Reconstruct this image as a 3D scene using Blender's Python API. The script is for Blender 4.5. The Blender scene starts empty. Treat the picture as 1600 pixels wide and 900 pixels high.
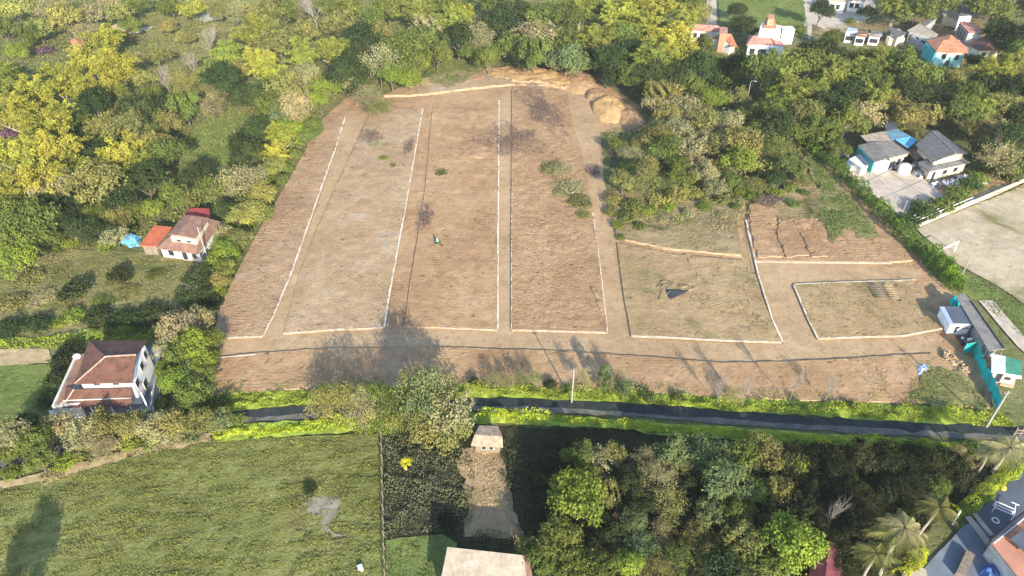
import bpy, bmesh, math, random
import numpy as np
from mathutils import Vector, Matrix, noise
from mathutils.geometry import delaunay_2d_cdt
random.seed(7); RNG = np.random.default_rng(7)
R = math.radians
SC = bpy.context.scene; COL = SC.collection

# ------------------------------------------------------------------ camera, light, exposure
CAM_H = 80.0; PITCH = R(38.0); FPX = 1100.0
cd = bpy.data.cameras.new('camera'); cam = bpy.data.objects.new('camera', cd); COL.objects.link(cam)
cam.location = (0, 0, CAM_H); cam.rotation_euler = (R(90) - PITCH, 0, 0)
cd.sensor_width = 36; cd.lens = 36 * FPX / 1600; cd.clip_start = 0.5; cd.clip_end = 5000
SC.camera = cam
SUN_EL = R(22); SH = Vector((-0.31, 0.95, 0)).normalized()       # direction in which shadows fall
w = bpy.data.worlds.new('World'); SC.world = w; w.use_nodes = True
nt = w.node_tree; bg = nt.nodes['Background']; sky = nt.nodes.new('ShaderNodeTexSky')
sky.sky_type = 'NISHITA'; sky.sun_disc = False; sky.sun_elevation = SUN_EL
sky.sun_rotation = math.atan2(-SH.x, -SH.y); sky.altitude = 1000
nt.links.new(sky.outputs[0], bg.inputs[0]); bg.inputs[1].default_value = 0.15
sl = bpy.data.lights.new('sun', 'SUN'); sl.energy = 3.8; sl.angle = R(0.6); sl.color = (1, .91, .74)
so = bpy.data.objects.new('sun', sl); COL.objects.link(so); so.location = (0, -50, 120)
dirv = Vector((SH.x * math.cos(SUN_EL), SH.y * math.cos(SUN_EL), -math.sin(SUN_EL)))
so.rotation_euler = dirv.to_track_quat('-Z', 'Y').to_euler()
SC.view_settings.view_transform = 'Standard'; SC.view_settings.look = 'None'
SC.view_settings.exposure = 1.6; SC.view_settings.gamma = 1; SC.view_settings.use_curve_mapping = False
SC.render.engine = 'CYCLES'; SC.cycles.max_bounces = 4; SC.cycles.diffuse_bounces = 3
SC.cycles.transparent_max_bounces = 4

# ------------------------------------------------------------------ terrain and pixel -> ground point
def H(x, y):
    return .30 * np.sin(x / 19 + 1.3) * np.sin(y / 27 + .4) + .14 * np.sin(x / 8.3 + y / 12.1)
SP, CP = math.sin(PITCH), math.cos(PITCH)
def G(u, v, z=0.0, ter=True):
    """point where the line of sight through photo pixel u,v meets height z above the ground"""
    a, t = (u - 800) / FPX, (v - 450) / FPX
    h = 0.0
    for _ in range(3 if ter else 1):
        d = (CAM_H - z - h) / (SP + t * CP)
        x, y = a * d, d * (CP - t * SP)
        if ter: h = float(H(x, y))
    return Vector((x, y, z + h))
def depth_at(u, v): return CAM_H / (SP + (v - 450) / FPX * CP)

# ------------------------------------------------------------------ small helpers
def tag(o, label=None, cat=None, group=None, kind=None):
    if label: o['label'] = label
    if cat: o['category'] = cat
    if group: o['group'] = group
    if kind: o['kind'] = kind
    return o
def link(name, me, parent=None, mat=None):
    o = bpy.data.objects.new(name, me); COL.objects.link(o)
    if parent: o.parent = parent
    if mat: me.materials.append(mat)
    return o
def empty(name, loc, rz=0):
    o = bpy.data.objects.new(name, None); COL.objects.link(o); o.location = loc
    o.rotation_euler = (0, 0, rz); o.empty_display_size = .5; return o
def copy_tree(o, parent=None):
    c = o.copy(); COL.objects.link(c)
    if parent: c.parent = parent
    for ch in o.children: copy_tree(ch, c)
    return c
class MB:
    def __init__(s): s.v = []; s.f = []
    def poly(s, pts):
        n = len(s.v); s.v += [tuple(p) for p in pts]; s.f.append(tuple(range(n, n + len(pts))))
    def box(s, c, d, rz=0, rx=0, ry=0):
        m = Matrix.Translation(c) @ Matrix.Rotation(rz, 4, 'Z') @ Matrix.Rotation(ry, 4, 'Y') @ Matrix.Rotation(rx, 4, 'X')
        n = len(s.v)
        for z in (-1, 1):
            for x, y in ((-1, -1), (1, -1), (1, 1), (-1, 1)):
                s.v.append(tuple(m @ Vector((x * d[0] / 2, y * d[1] / 2, z * d[2] / 2))))
        for q in ((3, 2, 1, 0), (4, 5, 6, 7), (0, 1, 5, 4), (1, 2, 6, 5), (2, 3, 7, 6), (3, 0, 4, 7)):
            s.f.append(tuple(n + i for i in q))
        return s
    def slab(s, pts, th):
        """thick sheet: polygon pts pushed down by th"""
        n = len(s.v); k = len(pts)
        s.v += [tuple(p) for p in pts] + [(p[0], p[1], p[2] - th) for p in pts]
        s.f.append(tuple(range(n, n + k))); s.f.append(tuple(range(n + 2 * k - 1, n + k - 1, -1)))
        for i in range(k):
            j = (i + 1) % k; s.f.append((n + j, n + i, n + k + i, n + k + j))
        return s
    def tube(s, pts, rad, seg=6):
        n = len(s.v); k = len(pts)
        for i, p in enumerate(pts):
            a = Vector(pts[max(i - 1, 0)]); b = Vector(pts[min(i + 1, k - 1)])
            q = (b - a).to_track_quat('Z', 'Y'); r = rad[i] if isinstance(rad, (list, tuple)) else rad
            for j in range(seg):
                t = 2 * math.pi * j / seg
                s.v.append(tuple(Vector(p) + q @ Vector((r * math.cos(t), r * math.sin(t), 0))))
        for i in range(k - 1):
            for j in range(seg):
                a = n + i * seg + j; b = n + i * seg + (j + 1) % seg
                s.f.append((a, b, b + seg, a + seg))
        s.f.append(tuple(n + j for j in range(seg - 1, -1, -1))); s.f.append(tuple(n + (k - 1) * seg + j for j in range(seg)))
        return s
    def mesh(s, name):
        me = bpy.data.meshes.new(name); me.from_pydata(s.v, [], s.f); me.update(); return me
    def build(s, name, mat, parent=None, loc=None):
        o = link(name, s.mesh(name), parent, mat)
        if loc is not None: o.location = loc
        return o
def np_mesh(name, V, Q, tone=None):
    """quads mesh from arrays"""
    me = bpy.data.meshes.new(name); n = len(V); m = len(Q)
    me.vertices.add(n); me.vertices.foreach_set('co', np.asarray(V, dtype=np.float32).ravel())
    me.loops.add(m * 4); me.loops.foreach_set('vertex_index', np.asarray(Q, dtype=np.int32).ravel())
    me.polygons.add(m); me.polygons.foreach_set('loop_start', np.arange(0, m * 4, 4, dtype=np.int32))
    if tone is not None:
        a = me.attributes.new('tone', 'FLOAT', 'FACE'); a.data.foreach_set('value', np.asarray(tone, dtype=np.float32))
    me.update(calc_edges=True); return me
def leaf_quads(C, N, size, aspect=.6, rng=RNG):
    """one rhombic leaf blade per centre C with normal N"""
    C = np.asarray(C, float); N = np.asarray(N, float); n = len(C)
    N = N / (np.linalg.norm(N, axis=1, keepdims=True) + 1e-9)
    T = rng.normal(size=(n, 3)); T -= (T * N).sum(1, keepdims=True) * N
    T /= (np.linalg.norm(T, axis=1, keepdims=True) + 1e-9); B = np.cross(N, T)
    s = np.asarray(size).reshape(-1, 1) if np.ndim(size) else size
    V = np.stack([C - T * s * .5, C - B * s * .5 * aspect, C + T * s * .5, C + B * s * .5 * aspect], 1).reshape(-1, 3)
    return V, np.arange(4 * n).reshape(n, 4)

# ------------------------------------------------------------------ materials
def mat_new(name):
    m = bpy.data.materials.new(name); m.use_nodes = True; nt = m.node_tree
    return m, nt, nt.nodes['Principled BSDF']
def nz(nt, scale, detail=4, vec=None, rough=.55, dist=0):
    n = nt.nodes.new('ShaderNodeTexNoise'); n.inputs['Scale'].default_value = scale
    n.inputs['Detail'].default_value = detail; n.inputs['Roughness'].default_value = rough
    n.inputs['Distortion'].default_value = dist
    if vec is not None: nt.links.new(vec, n.inputs['Vector'])
    return n.outputs['Fac']
def ramp(nt, fac, stops):
    r = nt.nodes.new('ShaderNodeValToRGB'); e = r.color_ramp.elements
    e[0].position, e[0].color = stops[0][0], (*stops[0][1], 1)
    e[1].position, e[1].color = stops[-1][0], (*stops[-1][1], 1)
    for p, c in stops[1:-1]:
        x = e.new(p); x.color = (*c, 1)
    nt.links.new(fac, r.inputs[0]); return r.outputs[0]
def mixc(nt, fac, a, b, mode='MIX'):
    m = nt.nodes.new('ShaderNodeMix'); m.data_type = 'RGBA'; m.blend_type = mode
    for s, x in ((0, fac), (6, a), (7, b)):
        if hasattr(x, 'links'): nt.links.new(x, m.inputs[s])
        elif isinstance(x, (tuple, list)): m.inputs[s].default_value = (*x[:3], 1)
        else: m.inputs[s].default_value = x
    return m.outputs[2]
def mapping(nt, scale=(1, 1, 1), rot=(0, 0, 0), src='Object'):
    t = nt.nodes.new('ShaderNodeTexCoord'); m = nt.nodes.new('ShaderNodeMapping')
    m.inputs['Scale'].default_value = scale; m.inputs['Rotation'].default_value = rot
    nt.links.new(t.outputs[src], m.inputs['Vector']); return m.outputs[0]
def bump(nt, p, h, strength, dist=.1):
    b = nt.nodes.new('ShaderNodeBump'); b.inputs['Strength'].default_value = strength
    b.inputs['Distance'].default_value = dist; nt.links.new(h, b.inputs['Height'])
    nt.links.new(b.outputs[0], p.inputs['Normal']); return b
def add(nt, a, b, op='ADD'):
    m = nt.nodes.new('ShaderNodeMath'); m.operation = op
    for i, x in enumerate((a, b)):
        if hasattr(x, 'links'): nt.links.new(x, m.inputs[i])
        else: m.inputs[i].default_value = x
    return m.outputs[0]
def plain(name, c, rough=.8, var=.25, scale=1.5, metal=0, bumpv=0):
    m, nt, p = mat_new(name); v = mapping(nt)
    f = nz(nt, scale, 6, v)
    lo = tuple(x * (1 - var) for x in c); hi = tuple(min(1, x * (1 + var)) for x in c)
    nt.links.new(ramp(nt, f, [(.3, lo), (.7, hi)]), p.inputs['Base Color'])
    p.inputs['Roughness'].default_value = rough; p.inputs['Metallic'].default_value = metal
    p.inputs['Specular IOR Level'].default_value = .25
    if bumpv: bump(nt, p, nz(nt, scale * 6, 4, v), bumpv, .05)
    return m
def earth(name, cols, streak=None, patch=None, bstr=.6, bdist=.25, fine=1.0, wave=True):
    """soil: large tone changes, streaks left by the blade, clods in the bump"""
    m, nt, p = mat_new(name); v = mapping(nt)
    big = nz(nt, .07, 5, v, .6, .4); mid = nz(nt, .55, 6, v, .65)
    c = ramp(nt, add(nt, add(nt, big, .55, 'MULTIPLY'), add(nt, mid, .45, 'MULTIPLY')), [(.34, cols[0]), (.5, cols[1]), (.66, cols[2])])
    h = add(nt, nz(nt, 1.4 * fine, 8, v, .7), add(nt, nz(nt, 5 * fine, 4, v), .35, 'MULTIPLY'))
    if streak:
        ang, sx, sy, amt = streak
        sv = mapping(nt, (sx, sy, 1), (0, 0, ang)); s = nz(nt, 1, 5, sv, .6, .3)
        c = mixc(nt, add(nt, add(nt, s, .42, 'SUBTRACT'), 2.2 * amt, 'MULTIPLY'), c, tuple(x * .62 for x in cols[0]))
        h = add(nt, h, add(nt, s, 1.6 * amt, 'MULTIPLY'))
    if streak and wave and 'soil' in name:
        wv = nt.nodes.new('ShaderNodeTexWave'); wv.inputs['Scale'].default_value = .42; wv.inputs['Distortion'].default_value = 9; wv.inputs['Detail'].default_value = 3; wv.inputs['Detail Scale'].default_value = .35
        wv.bands_direction = 'Y'; nt.links.new(mapping(nt, (1, 1, 1), (0, 0, ang)), wv.inputs['Vector'])
        msk = ramp(nt, nz(nt, .11, 3, v, .5, .5), [(.5, (0, 0, 0)), (.66, (1, 1, 1))]); tr = mixc(nt, msk, (.5, .5, .5), wv.outputs['Color'])
        c = mixc(nt, .17, c, mixc(nt, 1.0, c, ramp(nt, tr, [(.15, (.62, .6, .58)), (.5, (1, 1, 1)), (.9, (1.22, 1.2, 1.18))]), 'MULTIPLY'))
        h = add(nt, h, add(nt, tr, .14, 'MULTIPLY'))
    for pc, sc, th in (patch or []):
        f = nz(nt, sc, 5, v, .6, .6)
        k = nt.nodes.new('ShaderNodeMapRange'); k.inputs[1].default_value = th; k.inputs[2].default_value = th + .1
        nt.links.new(f, k.inputs[0]); c = mixc(nt, k.outputs[0], c, pc)
    md = nz(nt, .23, 6, v, .7, 1.2); c = mixc(nt, .5, c, mixc(nt, 1.0, c, ramp(nt, md, [(.32, (.68, .66, .64)), (.5, (1, 1, 1)), (.68, (1.22, 1.22, 1.2))]), 'MULTIPLY'))
    pt = nz(nt, .95, 2, v, .4, .4); c = mixc(nt, .5, c, mixc(nt, 1.0, c, ramp(nt, pt, [(.27, (.42, .40, .38)), (.35, (1, 1, 1)), (.7, (1, 1, 1)), (.8, (1.12, 1.12, 1.1))]), 'MULTIPLY')); h = add(nt, h, add(nt, ramp(nt, pt, [(.25, (0, 0, 0)), (.36, (1, 1, 1))]), .5, 'MULTIPLY'))
    sp = nz(nt, 3.0, 3, v, .8); c = mixc(nt, .35, c, mixc(nt, 1.0, c, ramp(nt, sp, [(.3, (.45, .45, .45)), (.7, (1.5, 1.5, 1.5))]), 'MULTIPLY'))
    nt.links.new(c, p.inputs['Base Color']); p.inputs['Roughness'].default_value = 1
    p.inputs['Specular IOR Level'].default_value = .05
    bump(nt, p, h, bstr, bdist); return m
def leafmat(name, c=None, trans=.28, var=.35):
    """foliage: colour from the object (or c), varied leaf by leaf"""
    m, nt, p = mat_new(name)
    if c is None:
        oi = nt.nodes.new('ShaderNodeObjectInfo'); base = oi.outputs['Color']
    else: base = c
    at = nt.nodes.new('ShaderNodeAttribute'); at.attribute_name = 'tone'
    rr = ramp(nt, at.outputs['Fac'], [(0, (1 - var, 1 - var, 1 - .8 * var)), (.5, (1, 1, 1)), (1, (1 + .85 * var, 1 + .8 * var, 1 + .6 * var))])
    c1 = mixc(nt, 1.0, base, rr, 'MULTIPLY')
    g = nt.nodes.new('ShaderNodeNewGeometry')
    f = nz(nt, .22, 3, g.outputs['Position'])
    c2 = mixc(nt, 1.0, c1, ramp(nt, f, [(.3, (.82, .86, .9)), (.7, (1.18, 1.13, 1.0))]), 'MULTIPLY')
    d = nt.nodes.new('ShaderNodeBsdfDiffuse'); t = nt.nodes.new('ShaderNodeBsdfTranslucent'); mx = nt.nodes.new('ShaderNodeMixShader')
    nt.links.new(c2, d.inputs[0]); nt.links.new(mixc(nt, 1.0, c2, (1.15, 1.1, .6), 'MULTIPLY'), t.inputs[0]); mx.inputs[0].default_value = trans
    nt.links.new(d.outputs[0], mx.inputs[1]); nt.links.new(t.outputs[0], mx.inputs[2])
    nt.links.new(mx.outputs[0], nt.nodes['Material Output'].inputs[0]); nt.nodes.remove(p)
    return m
def tiles(name, c, c2=None, scale=1.0, mode='tile'):
    """roof: rows of tiles or corrugations across the slope, stained unevenly"""
    m, nt, p = mat_new(name); v = mapping(nt)
    f = nz(nt, .9 * scale, 7, v, .7); c2 = c2 or tuple(x * .45 for x in c)
    col = ramp(nt, f, [(.32, c2), (.5, c), (.72, tuple(min(1, x * 1.35) for x in c))])
    wv = nt.nodes.new('ShaderNodeTexWave'); wv.inputs['Scale'].default_value = 1.4 if mode == 'tile' else 2.2
    wv.inputs['Distortion'].default_value = .6; wv.bands_direction = 'X'; nt.links.new(v, wv.inputs['Vector'])
    wy = nt.nodes.new('ShaderNodeTexWave'); wy.inputs['Scale'].default_value = 1.0; wy.bands_direction = 'Y'
    wy.inputs['Distortion'].default_value = .5; nt.links.new(v, wy.inputs['Vector'])
    h = add(nt, wv.outputs['Fac'], add(nt, wy.outputs['Fac'], .5 if mode == 'tile' else .05, 'MULTIPLY'))
    col = mixc(nt, .3, col, mixc(nt, 1.0, col, ramp(nt, h, [(0, (.5, .5, .5)), (1, (1.3, 1.3, 1.3))]), 'MULTIPLY'))
    nt.links.new(col, p.inputs['Base Color']); p.inputs['Roughness'].default_value = .85; p.inputs['Specular IOR Level'].default_value = .2
    bump(nt, p, h, .5, .06); return m

M = {}
SOIL = [(0.251, 0.151, 0.078), (0.338, 0.215, 0.117), (0.415, 0.283, 0.165)]
M['dirt'] = earth('graded_soil', SOIL, (R(3), .10, .8, .16), [((.33, .28, .21), .05, .62)], .8, .2)
M['dirt_h'] = earth('bladed_soil', SOIL, (R(1), .07, 1.0, .26), [((.26, .165, .10), .12, .64)], .8, .2)
M['dirt_c'] = earth('cloddy_soil', SOIL, (R(28), .3, .8, .28), [((.22, .13, .08), .09, .63)], .9, .4)
M['dirt_d'] = earth('tracked_soil', [(0.254, 0.162, 0.094), (0.338, 0.226, 0.133), (0.423, 0.295, 0.190)], (R(8), .2, 1.2, .2), [((0.357, 0.314, 0.267), .06, .63)], .9, .35)
M['dirt_l'] = earth('ashy_soil', [(0.269, 0.178, 0.102), (0.336, 0.231, 0.135), (0.412, 0.308, 0.204)], (R(40), .3, .9, .16), [((0.302, 0.259, 0.204), .07, .60)])
M['dirt_g'] = earth('weedy_soil', [(0.244, 0.170, 0.084), (0.319, 0.223, 0.120), (0.386, 0.283, 0.164)], (R(-25), .3, 1.0, .35), [((0.193, 0.162, 0.073), .12, .57)])
M['track'] = earth('packed_track', [(0.277, 0.186, 0.102), (0.353, 0.243, 0.139), (0.412, 0.296, 0.182)], (R(90), .06, 1.4, .18), None, .35, .15)
M['orange'] = earth('orange_subsoil', [(0.338, 0.198, 0.088), (0.432, 0.277, 0.132), (0.508, 0.351, 0.184)], (R(60), .2, .7, .3), None, .8, .4)
M['redsoil'] = earth('red_soil', [(0.254, 0.153, 0.078), (0.338, 0.212, 0.117), (0.414, 0.277, 0.159)], (R(2), .12, .9, .22), [((0.207, 0.120, 0.068), .12, .62)], .8, .35)
M['bank'] = plain('cut_bank_soil', (.30, .21, .13), 1, .3, 1.2, 0, .5)
M['sunlit_bank'] = plain('chalk_line', (.54, .47, .38), 1, .3, .7, 0, .3)  # pale colour stands for sunlight on the cut bank faces
M['ground'] = earth('scrubby_ground', [(.08, .09, .03), (.14, .145, .055), (.22, .20, .10)], None, [((.20, .155, .09), .035, .66)], .8, .4)
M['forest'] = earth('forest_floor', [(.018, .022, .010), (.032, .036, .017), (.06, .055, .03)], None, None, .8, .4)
M['meadow'] = earth('mown_meadow', [(0.127, 0.138, 0.039), (0.196, 0.207, 0.063), (0.270, 0.265, 0.103)], (R(-14), .3, .9, .25), [((0.172, 0.144, 0.057), .06, .6)], 1, .5)
M['lawn'] = earth('green_lawn', [(.09, .125, .034), (.145, .18, .05), (.21, .22, .08)], (R(30), .2, .8, .25), None, .8, .3)
M['dryfield'] = earth('dry_field', [(.14, .145, .05), (.22, .205, .08), (.31, .26, .13)], (R(-20), .3, 1.0, .4), [((.08, .10, .03), .06, .56)], 1, .5)
M['dryhill'] = earth('dry_hill', [(0.185, 0.142, 0.066), (0.286, 0.215, 0.113), (0.370, 0.283, 0.161)], (R(15), .3, .9, .4), [((0.084, 0.089, 0.029), .10, .57)], 1, .5)
M['straw'] = plain('dry_verge', (.34, .26, .14), 1, .4, .8, 0, .8)
M['sand'] = earth('pale_pitch', [(0.279, 0.234, 0.139), (0.391, 0.324, 0.221), (0.465, 0.396, 0.287)], (R(-30), .15, .6, .3), [((0.186, 0.171, 0.074), .055, .58)], .4, .2)
M['concrete'] = plain('worn_concrete', (.40, .335, .265), .9, .2, .5, 0, .3)
M['bluecrete'] = plain('blue_grey_screed', (.135, .155, .185), .8, .25, .35, 0, .2)
M['slate'] = plain('dark_blue_paving', (.075, .09, .115), .8, .2, .4, 0, .2)
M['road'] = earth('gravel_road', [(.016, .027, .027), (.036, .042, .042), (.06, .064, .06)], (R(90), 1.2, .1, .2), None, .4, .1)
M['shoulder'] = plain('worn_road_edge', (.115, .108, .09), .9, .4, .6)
M['ridge'] = plain('mortar_ridge', (.34, .24, .18), .9, .3, 2)
M['lime'] = plain('lime_verge_turf', (.24, .30, .04), 1, .5, .9, 0, .8)
M['bare'] = plain('bare_grey_soil', (.21, .19, .145), 1, .35, .5, 0, .6)
M['white'] = plain('white_render', (.80, .78, .74), .85, .12, .8)
M['offwhite'] = plain('stained_white_render', (.55, .52, .47), .9, .25, .9)
M['cream'] = plain('cream_render', (.62, .50, .34), .9, .15, .7)
M['grey'] = plain('grey_render', (.26, .26, .26), .9, .2, .8)
M['teal'] = plain('teal_render', (.05, .33, .34), .85, .15, .8)
M['aqua'] = plain('aqua_render', (.32, .62, .62), .85, .12, .8)
M['dark'] = plain('dark_opening', (.03, .032, .038), .4, .2, 2)
M['wood'] = plain('grey_timber', (.20, .16, .12), .9, .35, 3)
M['palewood'] = plain('pale_timber', (.40, .28, .16), .9, .4, 3)
M['metal'] = plain('galvanised_metal', (.42, .43, .44), .5, .15, 2, .3)
M['pole'] = plain('concrete_pole', (.30, .28, .25), .9, .15, 2)
M['bark'] = plain('bark', (.14, .11, .08), 1, .35, 3, 0, .5)
M['palebark'] = plain('pale_bark', (.36, .32, .26), 1, .3, 3, 0, .5)
M['deadbark'] = plain('bleached_bark', (.24, .21, .18), 1, .2, 3)
M['twig'] = plain('dark_twigs', (.13, .092, .078), 1, .4, 3)
M['rtile'] = tiles('red_clay_tiles', (.125, .060, .042), (.055, .030, .025))
M['otile'] = tiles('orange_clay_tiles', (.46, .19, .10), (.22, .09, .055))
M['ptile'] = tiles('pink_clay_tiles', (.42, .20, .15), (.24, .11, .09))
M['redsheet'] = tiles('red_painted_sheet', (.48, .13, .06), (.34, .10, .055), 1, 'sheet')
M['crimson'] = tiles('crimson_sheet', (.30, .05, .05), (.20, .04, .04), 1, 'sheet')
M['maroon'] = tiles('maroon_sheet', (.17, .05, .055), (.09, .028, .03), 1, 'sheet')
M['brownsheet'] = tiles('rusty_brown_sheet', (.24, .135, .095), (.15, .09, .07), 1, 'sheet')
M['greysheet'] = tiles('grey_fibre_sheet', (.20, .185, .165), (.13, .12, .11), 1, 'sheet')
M['darksheet'] = tiles('dark_grey_sheet', (.115, .115, .115), (.07, .07, .07), 1, 'sheet')
M['palesheet'] = tiles('pale_weathered_sheet', (.38, .31, .235), (.25, .21, .16), 1, 'sheet')
M['bluesheet'] = tiles('faded_blue_sheet', (.13, .25, .34), (.09, .16, .22), 1, 'sheet')
M['bluetarp'] = plain('blue_tarpaulin', (.13, .40, .62), .5, .25, 1.5, 0, .5)
M['whitesheet'] = tiles('white_sheet', (.78, .77, .74), (.6, .6, .58), 1, 'sheet')
M['greensheet'] = tiles('green_sheet', (.05, .20, .14), (.035, .15, .11), 1, 'sheet')
M['net'] = plain('turquoise_netting', (.0, .40, .36), .7, .2, .8)
M['lilac'] = plain('pale_blue_panel', (.42, .47, .58), .6, .15, 1)
M['terracotta'] = plain('terracotta_paving', (.42, .20, .13), .85, .15, .8)
M['yellow'] = plain('yellow_plastic', (.70, .48, .05), .5, .1, 2)
M['bluecloth'] = plain('blue_cloth', (.06, .12, .30), .8, .6, 1.5)
M['sack'] = plain('grey_green_sack', (.20, .26, .24), .9, .3, 3)
M['rock'] = plain('pale_rock', (.34, .31, .27), .95, .35, 1.5, 0, .6)
M['rubble'] = plain('pale_rubble', (.30, .225, .16), 1, .35, 1.5, 0, .9)
M['leaf'] = leafmat('leaves')
M['purpleleaf'] = leafmat('purple_blossom', (.16, .095, .125), .2, .6)

# ------------------------------------------------------------------ sheets of ground
def world_poly(px, z=0.0, closed=True):
    return [G(u, v, z) for u, v in px]
def densify(P, step, jit, seed):
    out = []; n = len(P)
    for i in range(n):
        a, b = P[i], P[(i + 1) % n]; L = (b - a).length; k = max(1, int(L / step))
        nx, ny = -(b.y - a.y) / L, (b.x - a.x) / L
        for j in range(k):
            t = j / k; x, y = a.x + (b.x - a.x) * t, a.y + (b.y - a.y) * t
            if jit:
                q = jit * (noise.noise((x * .6 + seed, y * .6, seed)) + .6 * noise.noise((x * 1.9, y * 1.9 + seed, seed))) * min(1, 3 * min(t, 1 - t) + .2)
                x += nx * q; y += ny * q
            out.append((x, y))
    return out
def inside(X, Y, P):
    P = np.array(P); r = np.zeros(X.shape, bool); n = len(P)
    for i in range(n):
        x1, y1 = P[i]; x2, y2 = P[(i + 1) % n]
        if y1 == y2: continue
        c = ((y1 > Y) != (y2 > Y)) & (X < (x2 - x1) * (Y - y1) / (y2 - y1) + x1); r ^= c
    return r
def sheet(name, px, off, mat, grid=1.0, jit=.3, skirt=0, relief=0, rscale=.5, bankmat=None, kind='structure', label=None, cat=None, world=None, slope=.45, group=None):
    P = world if world else world_poly(px)
    seed = (len(name) * 13.7 + P[0].x) % 97
    B = densify(P, max(grid, .6), jit, seed)
    xs = [p[0] for p in B]; ys = [p[1] for p in B]
    gx, gy = np.meshgrid(np.arange(min(xs), max(xs), grid), np.arange(min(ys), max(ys), grid))
    gx = gx + (np.arange(gx.shape[0]) % 2)[:, None] * grid * .5
    m = inside(gx, gy, B); X, Y = gx[m], gy[m]
    vs = [Vector(p) for p in B] + [Vector((a, b)) for a, b in zip(X, Y)]
    nb = len(B); ed = [(i, (i + 1) % nb) for i in range(nb)]
    V, _, F, *_ = delaunay_2d_cdt(vs, ed, [], 1, 1e-4)
    co = []
    for p in V:
        z = float(H(p.x, p.y)) + off
        if relief:
            z += relief * (noise.fractal((p.x * rscale, p.y * rscale, seed), 1.0, 2.1, 4) + .25)
        co.append((p.x, p.y, z))
    faces = [tuple(f) for f in F]
    me = bpy.data.meshes.new(name); nf = len(faces)
    if skirt:
        area = sum(B[i][0] * B[(i + 1) % nb][1] - B[(i + 1) % nb][0] * B[i][1] for i in range(nb)); s = 1 if area > 0 else -1
        base = len(co)
        for i in range(nb):
            a, b = B[i - 1], B[(i + 1) % nb]; tx, ty = b[0] - a[0], b[1] - a[1]; L = math.hypot(tx, ty) + 1e-9
            nx, ny = s * ty / L, -s * tx / L; x, y = B[i]
            z = float(H(x, y)) + off
            if relief: z += relief * (noise.fractal((x * rscale, y * rscale, seed), 1.0, 2.1, 4) + .25)
            o = skirt * slope
            co.append((x, y, z)); co.append((x + nx * o, y + ny * o, z - skirt - .12))
        for i in range(nb):
            j = (i + 1) % nb; a, b, c, d = base + 2 * i, base + 2 * i + 1, base + 2 * j + 1, base + 2 * j
            faces.append((a, b, c, d) if s > 0 else (d, c, b, a))
    me.from_pydata(co, [], faces); me.materials.append(mat); me.materials.append(bankmat or M['bank'])
    for i in range(nf, len(faces)): me.polygons[i].material_index = 1
    for p in me.polygons: p.use_smooth = p.index < nf
    me.update(); o = link(name, me)
    tag(o, label, cat, group, kind); return o
# ------------------------------------------------------------------ the ground, tracks, roads and plots
def big_ground():
    n = 240; xs = np.concatenate([np.linspace(-2200, -340, 12), np.linspace(-330, 330, n), np.linspace(340, 2200, 12)])
    ys = np.concatenate([np.linspace(-1500, -20, 10), np.linspace(-10, 480, 190), np.linspace(500, 2600, 12)])
    X, Y = np.meshgrid(xs, ys); fade = np.clip((np.maximum(np.abs(X), np.abs(Y)) - 300) / 700, 0, 1)
    Z = H(X, Y) - .12 + 22 * fade
    V = np.stack([X, Y, Z], -1).reshape(-1, 3); nx = len(xs); i = np.arange(len(ys) - 1)[:, None] * nx + np.arange(nx - 1)[None]
    Q = np.stack([i, i + 1, i + nx + 1, i + nx], -1).reshape(-1, 4)
    me = np_mesh('ground', V, Q); me.polygons.foreach_set('use_smooth', [True] * len(me.polygons))
    tag(link('ground', me, None, M['ground']), kind='structure')
big_ground()
# earthworks base
SITE = [(548,146),(575,150),(600,152),(640,130),(700,112),(760,106),(800,108),(850,110),(895,110),(925,125),(945,132),(975,150),(1000,165),(1005,205),(938,206),(945,290),(962,350),(1000,360),(1060,318),(1165,312),(1200,322),(1255,250),(1300,262),(1345,310),(1395,355),(1450,420),(1490,462),(1560,575),(1545,640),(1440,628),(1300,625),(1100,618),(900,606),(720,602),(480,606),(325,618),(333,540),(345,480),(400,370),(470,250),(505,185)]
sheet('building_site', SITE, -.04, M['dirt'], 1.0, .5, relief=.05)
sheet('site_slope', [(600,152),(640,132),(700,114),(760,108),(850,112),(895,112),(928,130),(900,140),(850,136),(798,134),(720,142),(660,150)], .55, M['dirt_l'], 1.0, .25, .45, .15, .3)
sheet('service_track', [(545,175),(578,172),(560,215),(520,300),(490,370),(468,430),(444,524),(520,516),(632,513),(640,450),(654,380),(672,200),(672,166),(780,152),(800,134),(800,300),(800,516),(948,521),(926,330),(892,185),(886,140),(925,135),(945,290),(966,370),(975,460),(988,526),(1100,534),(1224,538),(1206,500),(1176,430),(1160,345),(1185,320),(1210,400),(1390,414),(1440,420),(1440,438),(1240,447),(1262,500),(1276,531),(1410,527),(1470,518),(1455,552),(1300,562),(1130,567),(1000,556),(850,547),(680,542),(520,544),(335,560),(338,530),(412,528),(450,440),(500,310)], .03, M['track'], 1.0, .1)
PL = 'structure'
sheet('earth_plot', [(505,185),(546,174),(524,235),(497,310),(455,430),(430,490),(411,527),(334,531),(345,480),(400,370),(470,250)], .30, M['dirt_d'], .7, .07, .30, .11, .9)
sheet('earth_plot', [(578,176),(600,170),(661,170),(653,215),(633,330),(607,470),(600,514),(520,517),(443,523),(470,425),(492,368),(520,304),(562,215)], .30, M['dirt_l'], .7, .07, .30, .09, .6)
sheet('earth_plot', [(676,168),(780,156),(779,300),(778,400),(777,517),(690,513),(632,512),(640,450),(651,383),(664,300)], .30, M['dirt_h'], .7, .07, .30, .07, .5)
sheet('earth_plot', [(800,142),(850,134),(884,142),(893,190),(908,235),(926,330),(938,420),(949,521),(886,519),(799,517),(799,300)], .30, M['dirt_c'], .6, .07, .30, .14, .9)
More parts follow.
